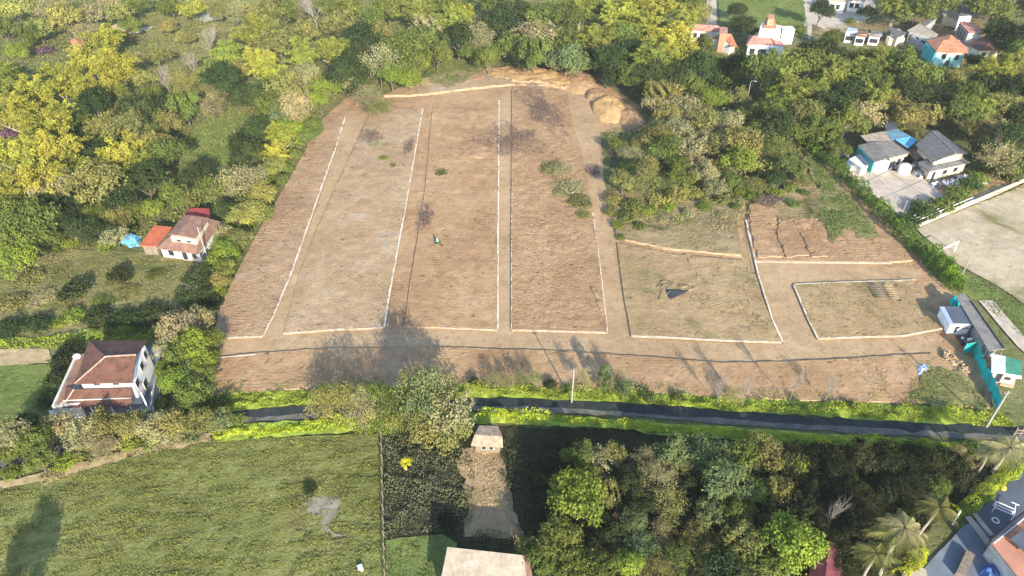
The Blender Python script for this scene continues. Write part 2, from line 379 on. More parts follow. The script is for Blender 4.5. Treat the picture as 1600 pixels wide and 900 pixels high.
sheet('earth_plot', [(964,381),(1050,399),(1163,409),(1184,450),(1204,500),(1221,536),(1150,534),(1040,528),(986,526),(974,460)], .30, M['dirt_g'], .7, .07, .30, .1, .7)
sheet('dry_bank', [(945,300),(958,345),(966,374),(1050,391),(1158,401),(1152,345),(1163,316),(1060,316),(1000,300)], .35, M['dryhill'], .8, .25, .35, .18, .5)
sheet('earth_plot', [(1190,312),(1240,306),(1275,325),(1300,340),(1345,345),(1395,362),(1425,408),(1390,411),(1178,409),(1166,360),(1170,322)], .30, M['redsoil'], .7, .07, .30, .12, .7)
sheet('earth_plot', [(1240,448),(1330,443),(1425,440),(1450,470),(1474,514),(1410,526),(1277,531),(1262,500)], .30, M['dirt_g'], .7, .07, .30, .1, .7)
sheet('track_verge', [(334,562),(400,553),(520,546),(680,544),(850,549),(1000,558),(1130,569),(1300,564),(1456,554),(1500,575),(1545,638),(1440,630),(1300,628),(1100,620),(900,609),(720,604),(480,608),(326,620)],  .27, M['dirt'], .8, .1, .25, .1, .5)
# terraces cut in the upper right plot
for q in ([(1170,322),(1196,318),(1212,330),(1206,366),(1222,404),(1184,405),(1172,360)], [(1216,344),(1240,350),(1262,402),(1228,405),(1214,368)], [(1232,346),(1262,340),(1284,352),(1292,404),(1268,404),(1250,366)]):
    sheet('soil_terrace', q, 0.5, M['redsoil'], .6, .5, .2, .12, .9)
sheet('green_shelf', [(660,120),(690,98),(712,90),(745,100),(762,108),(745,118),(722,134),(690,136),(668,132)], .5, M['dryfield'], .9, .8, .4, .2, .4)
sheet('sandy_rim', [(770,112),(815,106),(860,114),(900,112),(928,124),(925,140),(905,134),(880,142),(850,134),(800,130)], 1.0, M['orange'], .7, .6, .7, .45, .45)
def spoil(u, v, wpx, dm, h, mat, seed, face=0.0, name='spoil_heap'):
    g = G(u, v); rx = depth_at(u, v) * wpx / FPX / 2; n = 44; mb = MB()
    for i in range(n + 1):
        for j in range(n + 1):
            x, y = -1 + 2 * i / n, -1 + 2 * j / n; r = math.hypot(x, y) * (1 + .18 * noise.noise(Vector((x * 1.6, y * 1.6, seed))))
            k = max(0, 1 - r ** 2.2); z = h * k ** .6 * (.8 + .25 * noise.fractal(Vector((x * 2.2, y * 2.2, seed + 5)), 1, 2, 4)) if k > 0 else -.3
            if face and y < face: z *= max(0, 1 - ((face - y) / (1 + face)) ** .7 * .55)
            X, Y = x * rx, y * dm / 2; mb.v.append((X, Y, z + float(H(g.x + X, g.y + Y) - H(g.x, g.y)) + .05))
    for i in range(n):
        for j in range(n): p = i * (n + 1) + j; mb.f.append((p, p + n + 1, p + n + 2, p + 1))
    o = mb.build(name, M[mat], None, g); tag(o, kind='structure')
    for p in o.data.polygons: p.use_smooth = True
spoil(950, 172, 52, 17, 2.6, 'orange', 1, .3); spoil(986, 184, 44, 12, 1.3, 'dirt_c', 2, .3); spoil(905, 132, 60, 15, 2.4, 'dirt_c', 3, .2); spoil(868, 122, 50, 12, 2.0, 'orange', 4, .2)
spoil(828, 120, 50, 10, 1.5, 'dirt_c', 5, .1); spoil(785, 118, 56, 9, 1.1, 'orange', 6); spoil(742, 122, 44, 8, 1.0, 'dirt_c', 7); spoil(700, 138, 40, 7, .8, 'dryhill', 8); spoil(930, 150, 30, 10, 1.6, 'dirt_c', 9)
spoil(1040, 448, 34, 4, .7, 'dryhill', 10); spoil(1070, 452, 30, 3, .6, 'dirt_g', 11); spoil(1250, 352, 40, 7, .8, 'redsoil', 12); spoil(880, 380, 90, 9, .5, 'dirt_c', 13); spoil(740, 235, 70, 12, .7, 'dirt_c', 14)
# straight blade ridges and small banks on the plots
def ridge(px, wd=.5, ht=.25, z0=.5, mat='dirt_c', name='soil_ridge'):
    P = [G(u, v) for u, v in px]; mb = MB(); rows = []
    for a, b in zip(P[:-1], P[1:]):
        k = max(2, int((b - a).length / .6))
        for j in range(k): rows.append(a.lerp(b, j / k))
    rows.append(P[-1]); n = len(rows)
    for i, p in enumerate(rows):
        d = (rows[min(i + 1, n - 1)] - rows[max(i - 1, 0)]); d.z = 0; d.normalize(); q = Vector((-d.y, d.x, 0))
        e = min(1, i / 3, (n - 1 - i) / 3); hh = ht * (e * (.75 + .5 * noise.noise(p * .8)) + .02); ww = wd * (.8 + .5 * noise.noise(p * .5 + Vector((9, 9, 0))))
        base = Vector((p.x, p.y, float(H(p.x, p.y)) + z0 - .08))
        for s, zz in ((-1, 0), (-.4, 1), (.35, .95), (1, 0)): mb.v.append(tuple(base + q * s * ww + Vector((0, 0, hh * zz + (0 if zz else -.03)))))
    for i in range(n - 1):
        for j in range(3): a = 4 * i + j; mb.f.append((a, a + 1, a + 5, a + 4))
    o = mb.build(name, M[mat]); tag(o, kind='structure')
ridge([(484,243),(515,246)], .3, .2, .3); ridge([(735,170),(748,182),(754,192)], .9, .3, .3); ridge([(648,302),(700,304),(709,308),(708,340)], .25, .12, .3, 'dirt_h')

ridge([(1072,398),(1078,414),(1090,428),(1092,444)], .5, .2, .34, 'dirt_g'); ridge([(920,445),(932,465),(942,490)], .8, .5, .34)
ridge([(1030,455),(1045,448),(1060,458)], .5, .3, .4, 'dryhill')
# fields
sheet('meadow', [(-120,800),(0,763),(100,745),(180,722),(250,703),(330,690),(400,684),(480,682),(592,678),(596,760),(598,830),(602,990),(-200,1010),(-260,850)], .05, M['meadow'], 1.2, .25, relief=.12, rscale=.25)
sheet('dry_verge', [(-120,792),(0,752),(100,732),(180,708),(250,690),(330,676),(330,691),(250,705),(180,724),(100,747),(0,765),(-120,802)], .08, M['straw'], 1.0, .6, relief=.06)
sheet('bare_patch', [(476,784),(490,776),(503,781),(515,776),(530,781),(528,800),(518,812),(512,822),(524,835),(540,836),(520,840),(504,832),(503,815),(508,806),(490,806),(475,797)], .13, M['bare'], .8, 1.1)
sheet('dry_field', [(-90,470),(-80,430),(0,428),(60,398),(110,390),(200,393),(330,408),(330,480),(255,508),(140,512),(0,525),(-80,530)], .0, M['dryfield'], 1.2, .6, relief=.15, rscale=.3)
sheet('lawn', [(-90,575),(0,572),(78,568),(120,555),(122,600),(78,645),(40,660),(0,700),(-90,730)], .02, M['lawn'], 1.2, .4, relief=.08)
sheet('dirt_path', [(-90,545),(0,546),(76,545),(82,566),(0,572),(-90,576)], .03, M['straw'], 1.2, .3)
sheet('lawn', [(290,240),(300,205),(320,185),(360,172),(400,180),(405,240),(385,285),(330,292),(292,280)], .03, M['lawn'], 1.5, .8, relief=.15, rscale=.3)
sheet('pasture', [(240,120),(235,60),(200,30),(260,10),(330,-15),(420,-15),(430,60),(380,100),(340,150),(280,160)], .03, M['dryfield'], 2, 1.5, relief=.3, rscale=.2)
sheet('lawn', [(1120,-15),(1255,-15),(1262,40),(1262,62),(1235,52),(1160,50),(1125,35)], .03, M['lawn'], 2, .8, relief=.15, rscale=.3)
sheet('dirt_yard', [(1268,0),(1360,-10),(1372,20),(1330,45),(1290,48),(1268,36)], .05, M['concrete'], 2, .8)
sheet('dry_field', [(1258,50),(1300,42),(1370,30),(1440,28),(1500,5),(1560,20),(1590,60),(1580,95),(1500,100),(1400,70),(1310,60)], .02, M['dryhill'], 2, .8, relief=.2, rscale=.3)
sheet('lane', [(1252,-15),(1266,-15),(1272,20),(1266,62),(1254,56),(1258,20)], .08, M['concrete'], 1.5, .2)
sheet('lane', [(1104,-15),(1119,-15),(1120,44),(1104,44)], .08, M['concrete'], 1.5, .15)
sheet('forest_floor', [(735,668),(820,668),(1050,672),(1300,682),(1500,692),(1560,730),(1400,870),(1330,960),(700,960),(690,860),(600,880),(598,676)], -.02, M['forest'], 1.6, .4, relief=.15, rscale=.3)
sheet('bare_strip', [(722,700),(784,700),(790,740),(800,790),(822,850),(770,840),(726,840),(735,790),(716,730)], .12, M['dirt_g'], .8, 1.6, relief=.1, rscale=.8)
sheet('grass_corner', [(602,845),(690,835),(715,850),(690,960),(604,960)], .1, M['lawn'], 1.0, .3, relief=.06)
sheet('green_slope', [(1258,240),(1290,265),(1345,330),(1375,372),(1350,375),(1320,360),(1300,385),(1292,360),(1275,335),(1280,300),(1265,275)], .42, M['dryfield'], .9, 2.0, 0, .15, .6)
sheet('soil_slope', [(1205,330),(1225,285),(1250,275),(1280,300),(1285,345),(1245,345),(1222,350)], .5, M['dryhill'], .8, .4, .3, .15, .5)
sheet('grass_corner', [(1440,585),(1470,575),(1500,580),(1530,618),(1548,650),(1480,640),(1420,625)], .42, M['dryfield'], 1.0, 2.0, relief=.05)
sheet('grass_corner', [(1400,345),(1425,358),(1455,402),(1500,455),(1560,490),(1640,560),(1640,510),(1560,455),(1500,420),(1445,372)], .03, M['lawn'], 1.2, .3, relief=.08)
# roads
ROAD = [(-150,735),(60,712),(180,680),(300,660),(365,655),(420,651),(480,648),(600,640),(730,635),(900,648),(1200,668),(1560,684),(1760,690)]
def strip(name, px, wd, off, mat, **k):
    P = [G(u, v) for u, v in px]; Lf, Rt = [], []
    for i, p in enumerate(P):
        d = P[min(i + 1, len(P) - 1)] - P[max(i - 1, 0)]; d.z = 0; d.normalize(); q = Vector((-d.y, d.x, 0)) * wd / 2
        Lf.append(p + q); Rt.append(p - q)
    return sheet(name, None, off, mat, world=Lf + Rt[::-1], **k)
ROAD2 = [(-150,733),(60,710),(180,678),(300,655),(365,650),(420,645),(480,642),(600,634),(730,629),(900,634),(1200,655),(1560,675),(1760,682)]
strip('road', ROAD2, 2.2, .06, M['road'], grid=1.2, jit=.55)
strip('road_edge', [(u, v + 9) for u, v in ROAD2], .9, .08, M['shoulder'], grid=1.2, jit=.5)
strip('side_path', [(1540,470),(1572,508),(1600,540),(1680,610)], 2.6, .10, M['concrete'], grid=1.2, jit=.1)
# right side: sports ground, yard
sheet('sports_ground', [(1432,358),(1520,322),(1640,272),(1760,330),(1720,540),(1600,475),(1560,448),(1500,416),(1446,372)], .10, M['sand'], 1.2, .2, relief=.04)
sheet('concrete_yard', [(1320,272),(1356,262),(1400,268),(1446,274),(1478,312),(1440,325),(1408,342),(1392,325),(1352,296)], .10, M['concrete'], 1.2, .15)
def joints():
    mb = MB()
    for a, b in (((1356,262),(1424,334)), ((1340,290),(1398,262)), ((1372,312),(1440,282)), ((1392,270),(1462,318))):
        p, q = G(*a, .125), G(*b, .125); d = (q - p).normalized(); n = Vector((-d.y, d.x, 0)) * .07
        mb.poly([p - n, q - n, q + n, p + n])
    tag(mb.build('yard_joint', M['slate']), kind='structure')
joints()
sheet('dirt_yard', [(1455,295),(1500,285),(1560,262),(1575,285),(1500,318),(1480,322)], .08, M['redsoil'], 1.2, .3)
sheet('courtyard', [(98,656),(128,560),(258,540),(256,565),(246,655)], .08, M['bluecrete'], 1.0, .1)
sheet('courtyard', [(1428,905),(1505,822),(1530,812),(1620,900),(1620,1000),(1400,1000)], .10, M['bluecrete'], 1.0, .1)
sheet('courtyard', [(1518,800),(1600,735),(1700,700),(1700,900),(1600,860),(1546,842)], .11, M['slate'], 1.0, .05)

sheet('grass_verge', [(310,625),(390,612),(480,611),(600,606),(720,604),(900,606),(1100,620),(1300,630),(1450,636),(1560,650),(1592,668),(1560,667),(1440,661),(1200,646),(1000,632),(900,627),(800,622),(730,623),(600,628),(480,634),(390,640),(310,648)], .12, M['lime'], 1.0, .5, relief=.15)
sheet('grass_verge', [(330,678),(365,664),(480,658),(600,652),(730,646),(790,643),(900,652),(1010,660),(1200,673),(1400,686),(1500,692),(1500,704),(1400,700),(1200,692),(1010,680),(990,672),(900,668),(780,662),(640,670),(480,680),(340,692)], .12, M['lime'], 1.0, .5, relief=.15)

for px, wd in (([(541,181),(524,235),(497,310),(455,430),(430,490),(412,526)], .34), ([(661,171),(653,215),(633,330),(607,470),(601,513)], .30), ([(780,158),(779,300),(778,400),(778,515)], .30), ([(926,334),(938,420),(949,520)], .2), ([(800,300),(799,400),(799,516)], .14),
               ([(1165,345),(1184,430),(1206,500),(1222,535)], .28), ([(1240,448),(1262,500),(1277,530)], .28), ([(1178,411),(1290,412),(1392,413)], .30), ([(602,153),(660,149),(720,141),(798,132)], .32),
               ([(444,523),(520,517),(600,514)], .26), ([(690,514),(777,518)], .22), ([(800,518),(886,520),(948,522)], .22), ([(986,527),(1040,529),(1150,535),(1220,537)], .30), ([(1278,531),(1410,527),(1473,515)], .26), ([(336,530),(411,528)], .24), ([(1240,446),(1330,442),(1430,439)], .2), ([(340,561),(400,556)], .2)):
    strip('chalk_line', px, wd, .33, M['sunlit_bank'], grid=1.0, jit=.05, skirt=.08)  # flat pale strips paint the sunlit bank faces along the plot edges
# ------------------------------------------------------------------ plants: unit crowns (radius about 1, base at z = 0)
def rdir(rng, n, up=-.3):
    d = rng.normal(size=(n * 3 + 60, 3)); d /= np.linalg.norm(d, axis=1, keepdims=True); d = d[d[:, 2] > up]
    while len(d) < n: d = np.concatenate([d, d])
    return d[:n]
def crown_broad(seed, n=4600, leaf=.105, lobes=24, flat=.75, gap=.0, hz=1.25):
    n = int(n * 1.45); leaf *= .82; rng = np.random.default_rng(seed); C, N, T = [], [], []
    Ls = []
    for i in range(lobes):
        a = 2.4 * i + rng.uniform(-.4, .4); r = .74 * math.sqrt((i + .3) / lobes) * rng.uniform(.8, 1.12)
        z = hz * .62 * math.sqrt(max(0, 1 - r * r)) + rng.uniform(-.25, .24) + .18
        Ls.append((np.array([r * math.cos(a), r * math.sin(a), z]), rng.uniform(.17, .40)))
    tot = sum(l[1] ** 2 for l in Ls)
    for c, s in Ls:
        k = int(n * s * s / tot); d = rdir(rng, k, -.45); tone = rng.uniform(.2, .8)
        wob = 1 + .28 * np.sin(d @ rng.normal(size=3) * 5 + rng.uniform(0, 6)) + .12 * np.sin(d @ rng.normal(size=3) * 9)
        rr = s * (rng.uniform(.62, 1.12, (k, 1)) + .25 * rng.random((k, 1)) ** 6) * wob[:, None]
        p = c + d * rr * np.array([1, 1, flat]); C.append(p); N.append(d + rng.normal(size=(k, 3)) * .55 + [0, 0, .35]); T.append(np.clip(tone + rng.normal(size=k) * .22, 0, 1))
    C, N, T = map(np.concatenate, (C, N, T))
    if gap:
        k = np.sin(C @ rng.normal(size=3) * 7) + np.sin(C @ rng.normal(size=3) * 11) > -1.6 + gap * 2; C, N, T = C[k], N[k], T[k]
    V, Q = leaf_quads(C, N, leaf * rng.uniform(.6, 1.35, len(C)), .7, rng); return np_mesh('crown_shape', V, Q, T)
def crown_sparse(seed, n=2700, leaf=.058):
    rng = np.random.default_rng(seed); C, N, T = [], [], []
    for i in range(60):
        d = rdir(rng, 1, .0)[0]; r = rng.uniform(.45, 1.0); c = d * r * [1, 1, .85] + [0, 0, .45]; k = n // 60
        p = c + rng.normal(size=(k, 3)) * [.12, .12, .09]; C.append(p); N.append(rng.normal(size=(k, 3)) + [0, 0, .4]); T.append(np.clip(rng.uniform(.2, .8) + rng.normal(size=k) * .2, 0, 1))
    C, N, T = map(np.concatenate, (C, N, T))
    V, Q = leaf_quads(C, N, leaf * rng.uniform(.6, 1.4, len(C)), .6, rng); return np_mesh('crown_shape', V, Q, T)
def crown_bamboo(seed, n=6000, leaf=.095):
    """plumes of arching canes, each hung with narrow leaves"""
    rng = np.random.default_rng(seed); C, N, T = [], [], []; K = 30
    for i in range(K):
        a = rng.uniform(0, 6.28); out = rng.uniform(.3, 1.0); top = rng.uniform(1.5, 2.2) * (1.12 - .35 * out); k = n // K; tone = rng.uniform(.25, .8)
        t = rng.uniform(.25, 1, k) ** .7; r = .10 + out * t ** 2.2 * .95; z = top * (1 - (1 - t) ** 1.6) - .45 * out * np.maximum(0, t - .75) * 4 * (t - .6)
        w_ = .14 * (1.25 - t)[:, None]
        p = np.stack([r * math.cos(a), r * math.sin(a), z], 1) + rng.normal(size=(k, 3)) * np.concatenate([w_, w_, w_ * .8], 1)
        C.append(p); N.append(rng.normal(size=(k, 3)) * .7 + np.array([math.cos(a) * .6, math.sin(a) * .6, .5])); T.append(np.clip(tone + rng.normal(size=k) * .2, 0, 1))
    C, N, T = map(np.concatenate, (C, N, T))
    V, Q = leaf_quads(C, N, leaf * rng.uniform(.6, 1.4, len(C)), .38, rng); return np_mesh('crown_shape', V, Q, T)
def crown_upright(seed, n=3200, leaf=.11):
    rng = np.random.default_rng(seed); C, N, T = [], [], []
    for i in range(22):
        z = rng.uniform(.15, 2.1); rr = .62 * math.sqrt(max(.05, 1 - (abs(z - .9) / 1.35) ** 2)); a = rng.uniform(0, 6.28)
        c = np.array([rr * math.cos(a), rr * math.sin(a), z]); s = rng.uniform(.24, .4); k = n // 22; d = rdir(rng, k, -.6)
        C.append(c + d * s * rng.uniform(.7, 1.15, (k, 1))); N.append(d + rng.normal(size=(k, 3)) * .6); T.append(np.clip(rng.uniform(.2, .8) + rng.normal(size=k) * .2, 0, 1))
    C, N, T = map(np.concatenate, (C, N, T))
    V, Q = leaf_quads(C, N, leaf * rng.uniform(.6, 1.35, len(C)), .7, rng); return np_mesh('crown_shape', V, Q, T)
def bush_mesh(seed, n=1100, leaf=.15):
    rng = np.random.default_rng(seed); C, N, T = [], [], []
    for i in range(9):
        a = 2.4 * i; r = .6 * math.sqrt(i / 9); s = rng.uniform(.3, .5); c = np.array([r * math.cos(a), r * math.sin(a), rng.uniform(.15, .45)])
        k = n // 9; d = rdir(rng, k, -.2); C.append(c + d * s * rng.uniform(.6, 1.2, (k, 1)) * [1, 1, .9]); N.append(d + rng.normal(size=(k, 3)) * .6 + [0, 0, .3]); T.append(np.clip(rng.uniform(.2, .8) + rng.normal(size=k) * .22, 0, 1))
    C, N, T = map(np.concatenate, (C, N, T)); C[:, 2] = np.abs(C[:, 2])
    V, Q = leaf_quads(C, N, leaf * rng.uniform(.6, 1.35, len(C)), .6, rng); return np_mesh('bush_shape', V, Q, T)
def branch_mesh(seed, top=1.6, n1=8, n2=6, n3=4, r0=.035, spread=.8, trunk=.45):
    rd = random.Random(seed); mb = MB()
    def grow(p, d, L, r, lv):
        pts = [p]; q = Vector(p)
        for j in range(3):
            d2 = (d + Vector((rd.uniform(-.25, .25), rd.uniform(-.25, .25), rd.uniform(-.05, .25)))).normalized(); q = q + d2 * L / 3; pts.append(q.copy()); d = d2
        mb.tube(pts, [r, r * .8, r * .6, r * .35], 4 if lv else 6)
        if lv < 3:
            for _ in range((n1, n2, n3)[lv]):
                a = rd.uniform(0, 6.28); t = rd.choice(pts[1:]) if lv else pts[rd.choice((2, 3, 3))]
                nd = (d + Vector((math.cos(a), math.sin(a), rd.uniform(-.1, .5))) * spread).normalized(); grow(t, nd, L * rd.uniform(.5, .75), r * .5, lv + 1)
    grow(Vector((0, 0, 0)), Vector((0, 0, 1)), top * trunk * 1.3, r0, 0)
    return mb.mesh('branches')
def trunk_mesh(seed, h=1.0, r=.06, limbs=5, reach=.55):
    rd = random.Random(seed); mb = MB(); p = [Vector((0, 0, -.05))]
    for j in range(4): p.append(p[-1] + Vector((rd.uniform(-.05, .05), rd.uniform(-.05, .05), h / 4)))
    mb.tube(p, [r, r * .8, r * .7, r * .6, r * .45], 7)
    for i in range(limbs):
        a = 6.28 * i / limbs + rd.uniform(-.4, .4); b = p[2 + i % 3]
        q = b + Vector((math.cos(a) * reach * .5, math.sin(a) * reach * .5, .28)); e = q + Vector((math.cos(a) * reach * .5, math.sin(a) * reach * .5, .25))
        mb.tube([b, q, e], [r * .5, r * .35, r * .15], 5)
    return mb.mesh('trunk_shape')
def palm_crown(seed, fronds=22, L=1.0):
    rng = np.random.default_rng(seed); V, Q, T = [], [], []; L0 = L
    for i in range(fronds):
        L = L0 * rng.uniform(.7, 1.1)
        a = 2.4 * i + rng.uniform(-.2, .2); el = rng.uniform(.15, 1.05); tone = rng.uniform(.2, .9); dr = np.array([math.cos(a), math.sin(a)]); sd = np.array([-dr[1], dr[0]])
        for t in np.linspace(.10, 1, 30) + rng.normal(size=30) * .01:
            r = L * t * math.cos(el * (1 - .5 * t)); z = L * (math.sin(el) * t - (.55 + .3 * tone) * t * t) + .1; w = (.2 + .08 * rng.random()) * math.sin(math.pi * min(1, t * .9 + .1)) + .03
            for s in (-1, 1):
                b = np.array([dr[0] * r, dr[1] * r, z]); e = b + np.array([*(sd * s * w + dr * .13), -.10 * (1 + t)]); o = np.array([*(dr * .0075), 0])
                n = len(V) ; V += [b - o, b + o, e + o * .4, e - o * .4]; Q.append((n, n + 1, n + 2, n + 3)); T.append(min(1, max(0, tone + rng.normal() * .3)))
    return np_mesh('palm_crown', np.array(V), np.array(Q), T)

PROTO = {}
def proto_tree(key, crown, trunk, zc, bark):
    PROTO[key] = (crown, trunk, zc, bark)
BR = [crown_broad(1), crown_broad(2, 4200, .10, 34, .7, 0, 1.0), crown_broad(3, 4800, .095, 16, .9, .2, 1.5), crown_broad(4, 4600, .11, 28, .6, .1, 1.1), crown_broad(5, 5000, .09, 20, .8, .25, 1.35), crown_broad(6, 4200, .115, 12, .95, .1, 1.6), crown_broad(7, 4600, .10, 40, .75, .3, 1.2)]; BO = [crown_broad(s, 3200, .10, 20, .8, .45) for s in (11, 12, 13)]
SPc = [crown_sparse(s) for s in (21, 22, 23)]; BAc = [crown_bamboo(s) for s in (31, 32, 33, 34)]; UPc = [crown_upright(s) for s in (41, 42)]
BU = [bush_mesh(s) for s in (51, 52, 53, 54)]; TRK = [trunk_mesh(s) for s in (61, 62, 63)]; LTR = [trunk_mesh(s, 1.1, .028, 7, .6) for s in (71, 72)]
BRN = [branch_mesh(s) for s in (81, 82, 83)]; PCR = [palm_crown(s) for s in (91, 92)]
for m_ in BR + BO + SPc + BAc + UPc + BU + PCR: m_.materials.append(M['leaf'])
TB = {}
def barked(me, mat):
    k = (me.name, mat.name)
    if k not in TB:
        c = me.copy(); c.materials.clear(); c.materials.append(mat); TB[k] = c
    return TB[k]
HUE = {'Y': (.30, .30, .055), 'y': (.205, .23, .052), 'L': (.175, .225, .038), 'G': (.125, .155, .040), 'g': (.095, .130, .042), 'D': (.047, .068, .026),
       'O': (.195, .19, .065), 'K': (.27, .25, .13), 'B': (.14, .175, .075), 'P': (.26, .205, .125), 'X': (.036, .043, .019), 'Z': (.46, .42, .03), 'M': (.245, .25, .075)}  # X is darkened to hold the low-sun shade of the lower right wood
HN = {'Y': 'bright yellow-green', 'y': 'yellowish green', 'L': 'lime green', 'G': 'mid-green', 'g': 'deep green', 'D': 'dark green', 'O': 'olive green',
      'K': 'khaki grey', 'B': 'grey-green', 'P': 'pinkish brown', 'X': 'blackish green', 'Z': 'vivid yellow', 'M': 'pale yellow-green'}
KN = {'t': ('broadleaf_tree', 'leafy tree', 'tree'), 'o': ('broadleaf_tree', 'open-crowned tree', 'tree'), 's': ('dry_tree', 'sparse dry tree', 'tree'), 'b': ('bamboo_clump', 'bamboo clump', 'bamboo'),
      'u': ('slender_tree', 'upright slender tree', 'tree'), 'h': ('bush', 'rounded bush', 'bush'), 'x': ('bare_tree', 'leafless tree', 'tree'), 'p': ('palm_tree', 'palm tree', 'palm')}
ORD = ['first', 'second', 'third', 'fourth', 'fifth', 'sixth', 'seventh', 'eighth', 'ninth', 'tenth', 'eleventh', 'twelfth', 'thirteenth', 'fourteenth', 'fifteenth', 'sixteenth', 'seventeenth', 'eighteenth', 'nineteenth', 'twentieth']
TREES = []
def place_tree(kind, hue, u, v, wpx, hm=None, site=0.0):
    """u, v: middle of the crown in the photo; wpx: its width there"""
    d = CAM_H / (SP + (v - 450) / FPX * CP); wm = wpx * d / FPX
    ht = {'t': .95, 'o': .95, 's': 1.0, 'b': 1.15, 'u': 1.7, 'h': .55, 'x': 1.25, 'p': 1.1}[kind] * wm
    ht = min(ht, 13 if kind == 'b' else 11)
    if hm: ht = hm
    g = G(u, v, ht * {'h': .4, 'x': .6, 'p': .9}.get(kind, .6)); x, y = g.x, g.y; z = float(H(x, y)) + site
    rz = RNG.uniform(0, 6.28); s = wm / 2 * 1.08; i = len(TREES); c = HUE[hue]; j = RNG.uniform(.86, 1.16); jr = RNG.uniform(.92, 1.1)
    col = (c[0] * j * jr, c[1] * j, c[2] * j, 1)
    nm = KN[kind][0]
    if kind == 'h':
        o = link(nm, BU[i % 4]); o.location = (x, y, z - .05); o.rotation_euler = (0, 0, rz); o.scale = (s, s, ht); o.color = col
    else:
        o = empty(nm, (x, y, z), rz); o.rotation_euler.x = RNG.uniform(-.09, .09); s *= RNG.uniform(.92, 1.12); sx_ = RNG.uniform(.82, 1.12)
        if kind == 'x':
            t = link('branches', barked(BRN[i % 3], M['deadbark']), o); t.scale = (s, s, ht / 1.7)
        elif kind == 'p':
            mb = trunk_p = bpy.data.meshes.get('palm_trunk') or MB().tube([(0, 0, 0), (.03, 0, .5), (0, .03, 1)], [.07, .05, .045], 7).mesh('palm_trunk')
            t = link('trunk', barked(mb, M['palebark']), o); t.scale = (s * 1.2, s * 1.2, ht)
            c_ = link('crown', PCR[i % 2], o); c_.location = (0, 0, ht); c_.scale = (s, s, s); c_.color = col
        else:
            lst = {'t': BR, 'o': BO, 's': SPc, 'b': BAc, 'u': UPc}[kind]; me = lst[i % len(lst)]
            base = {'t': .08, 'o': .12, 's': .15, 'b': .0, 'u': .1}[kind]; top = {'t': 1.28, 'o': 1.28, 's': 1.3, 'b': 2.1, 'u': 2.4}[kind]
            k = ht * (1 - base) / top; c_ = link('crown', me, o); c_.location = (0, 0, ht * base); c_.scale = (s * sx_, s, k); c_.color = col
            tm = barked((LTR if kind in 'so' else TRK)[i % 2], M['palebark' if kind == 'b' else 'bark']); t = link('trunk', tm, o); t.scale = (s * .9, s * .9, ht * {'s': .72, 'b': .42}.get(kind, .6))
    TREES.append((o, kind, hue, u, v)); return o
def trees(spec, place, group, fw=1.0, fh=1.0, swap=None):
    """one line of the plan: 'kind hue u v width [height]' ...; labels by order from the left"""
    rows = [r.split() for r in spec.strip().split(';') if r.strip()]; made = {}
    for r in rows:
        k, h, u, v, w_ = r[0][0], r[0][1], *map(float, r[1:4]); v += 12 if (place.startswith(('in the wood below', 'in the shady wood')) and v < 716) else 0; hm = float(r[4]) if len(r) > 4 else None
        
        if swap and h in swap: h = swap[h] if RNG.random() < .65 else h
        if place.startswith('on scrub') and k in 'to' and RNG.random() < .3: k = 's' if RNG.random() < .7 else 'h'
        if fh != 1 and hm is None and k in 'tos': hm = min(11, .95 * w_ * depth_at(u, v) / FPX * fh)
        o = place_tree(k, h, u, v, w_ * fw, hm); made.setdefault((k, h), []).append((u, o))
    for (k, h), L in made.items():
        L.sort(key=lambda q: q[0]); n = len(L)
        for i, (u, o) in enumerate(L):
            pos = '' if n == 1 else (('leftmost ' if i == 0 else 'rightmost ' if i == n - 1 else ORD[i] + ' from left ') if n > 2 else ('left one of two ' if i == 0 else 'right one of two '))
            tag(o, f"{HN[h]} {KN[k][1]}, {pos}{place}", KN[k][2], group)

trees('tO 25 15 70; sK 75 12 60; tO 110 35 60; oK 150 25 60; tL 25 82 40; tG 45 60 40; bY 165 62 64; tD 105 42 40; oO 190 25 50; tG 5 50 50; tO 60 45 50; sK 135 50 45; oB 5 110 40', 'above the purple-flowering bush, top left', 'trees in the top left corner', .9, .8, {'D': 'O', 'O': 'M'})
trees('bY 140 95 70; bY 185 108 70; bY 95 125 66; bY 60 150 70; bY 122 140 50; bY 20 175 80; bY 75 195 80; by 10 130 70; bY 30 240 90; bY 95 232 80; bY 60 285 80; bY 5 300 70; by 125 265 50; bY 100 180 50; bY 160 140 50; by 185 150 40', 'in the yellow grove on the left edge', 'bamboo in the left grove')
trees('tD 215 172 60; tD 150 172 60; tG 130 192 50; oO 165 205 55; tO 205 200 45; tD 135 240 56; bY 195 240 66; by 222 258 50; tO 245 232 50; oG 265 242 60; tG 240 215 40; oO 180 180 40; tD 255 165 50; oG 160 225 45', 'between the yellow grove and green clearing', 'trees west of the green clearing')
trees('xK 300 100 50; xK 258 128 44; xK 325 70 56; sO 285 130 60; oO 250 90 50; oO 290 60 40; sK 215 95 40; oO 225 125 50; tG 205 45 40; tD 262 40 36; sK 340 60 50; oO 320 120 60; oY 305 15 50; oO 345 20 50; tG 265 12 50; oG 215 10 50; oK 180 5 50; sK 380 20 60', 'on the grassy slope at upper left', 'trees on the upper left slope', .8, .75, {'D': 'O', 'O': 'M'})
trees('by 355 88 70; by 400 52 66; bY 410 100 56; sK 330 167 44; tD 345 132 56; tD 385 150 50; oO 375 115 40; tG 290 172 50; oO 260 195 50; oG 235 150 40; hO 400 178 30', 'around the upper edge of the green clearing', 'trees above the green clearing')
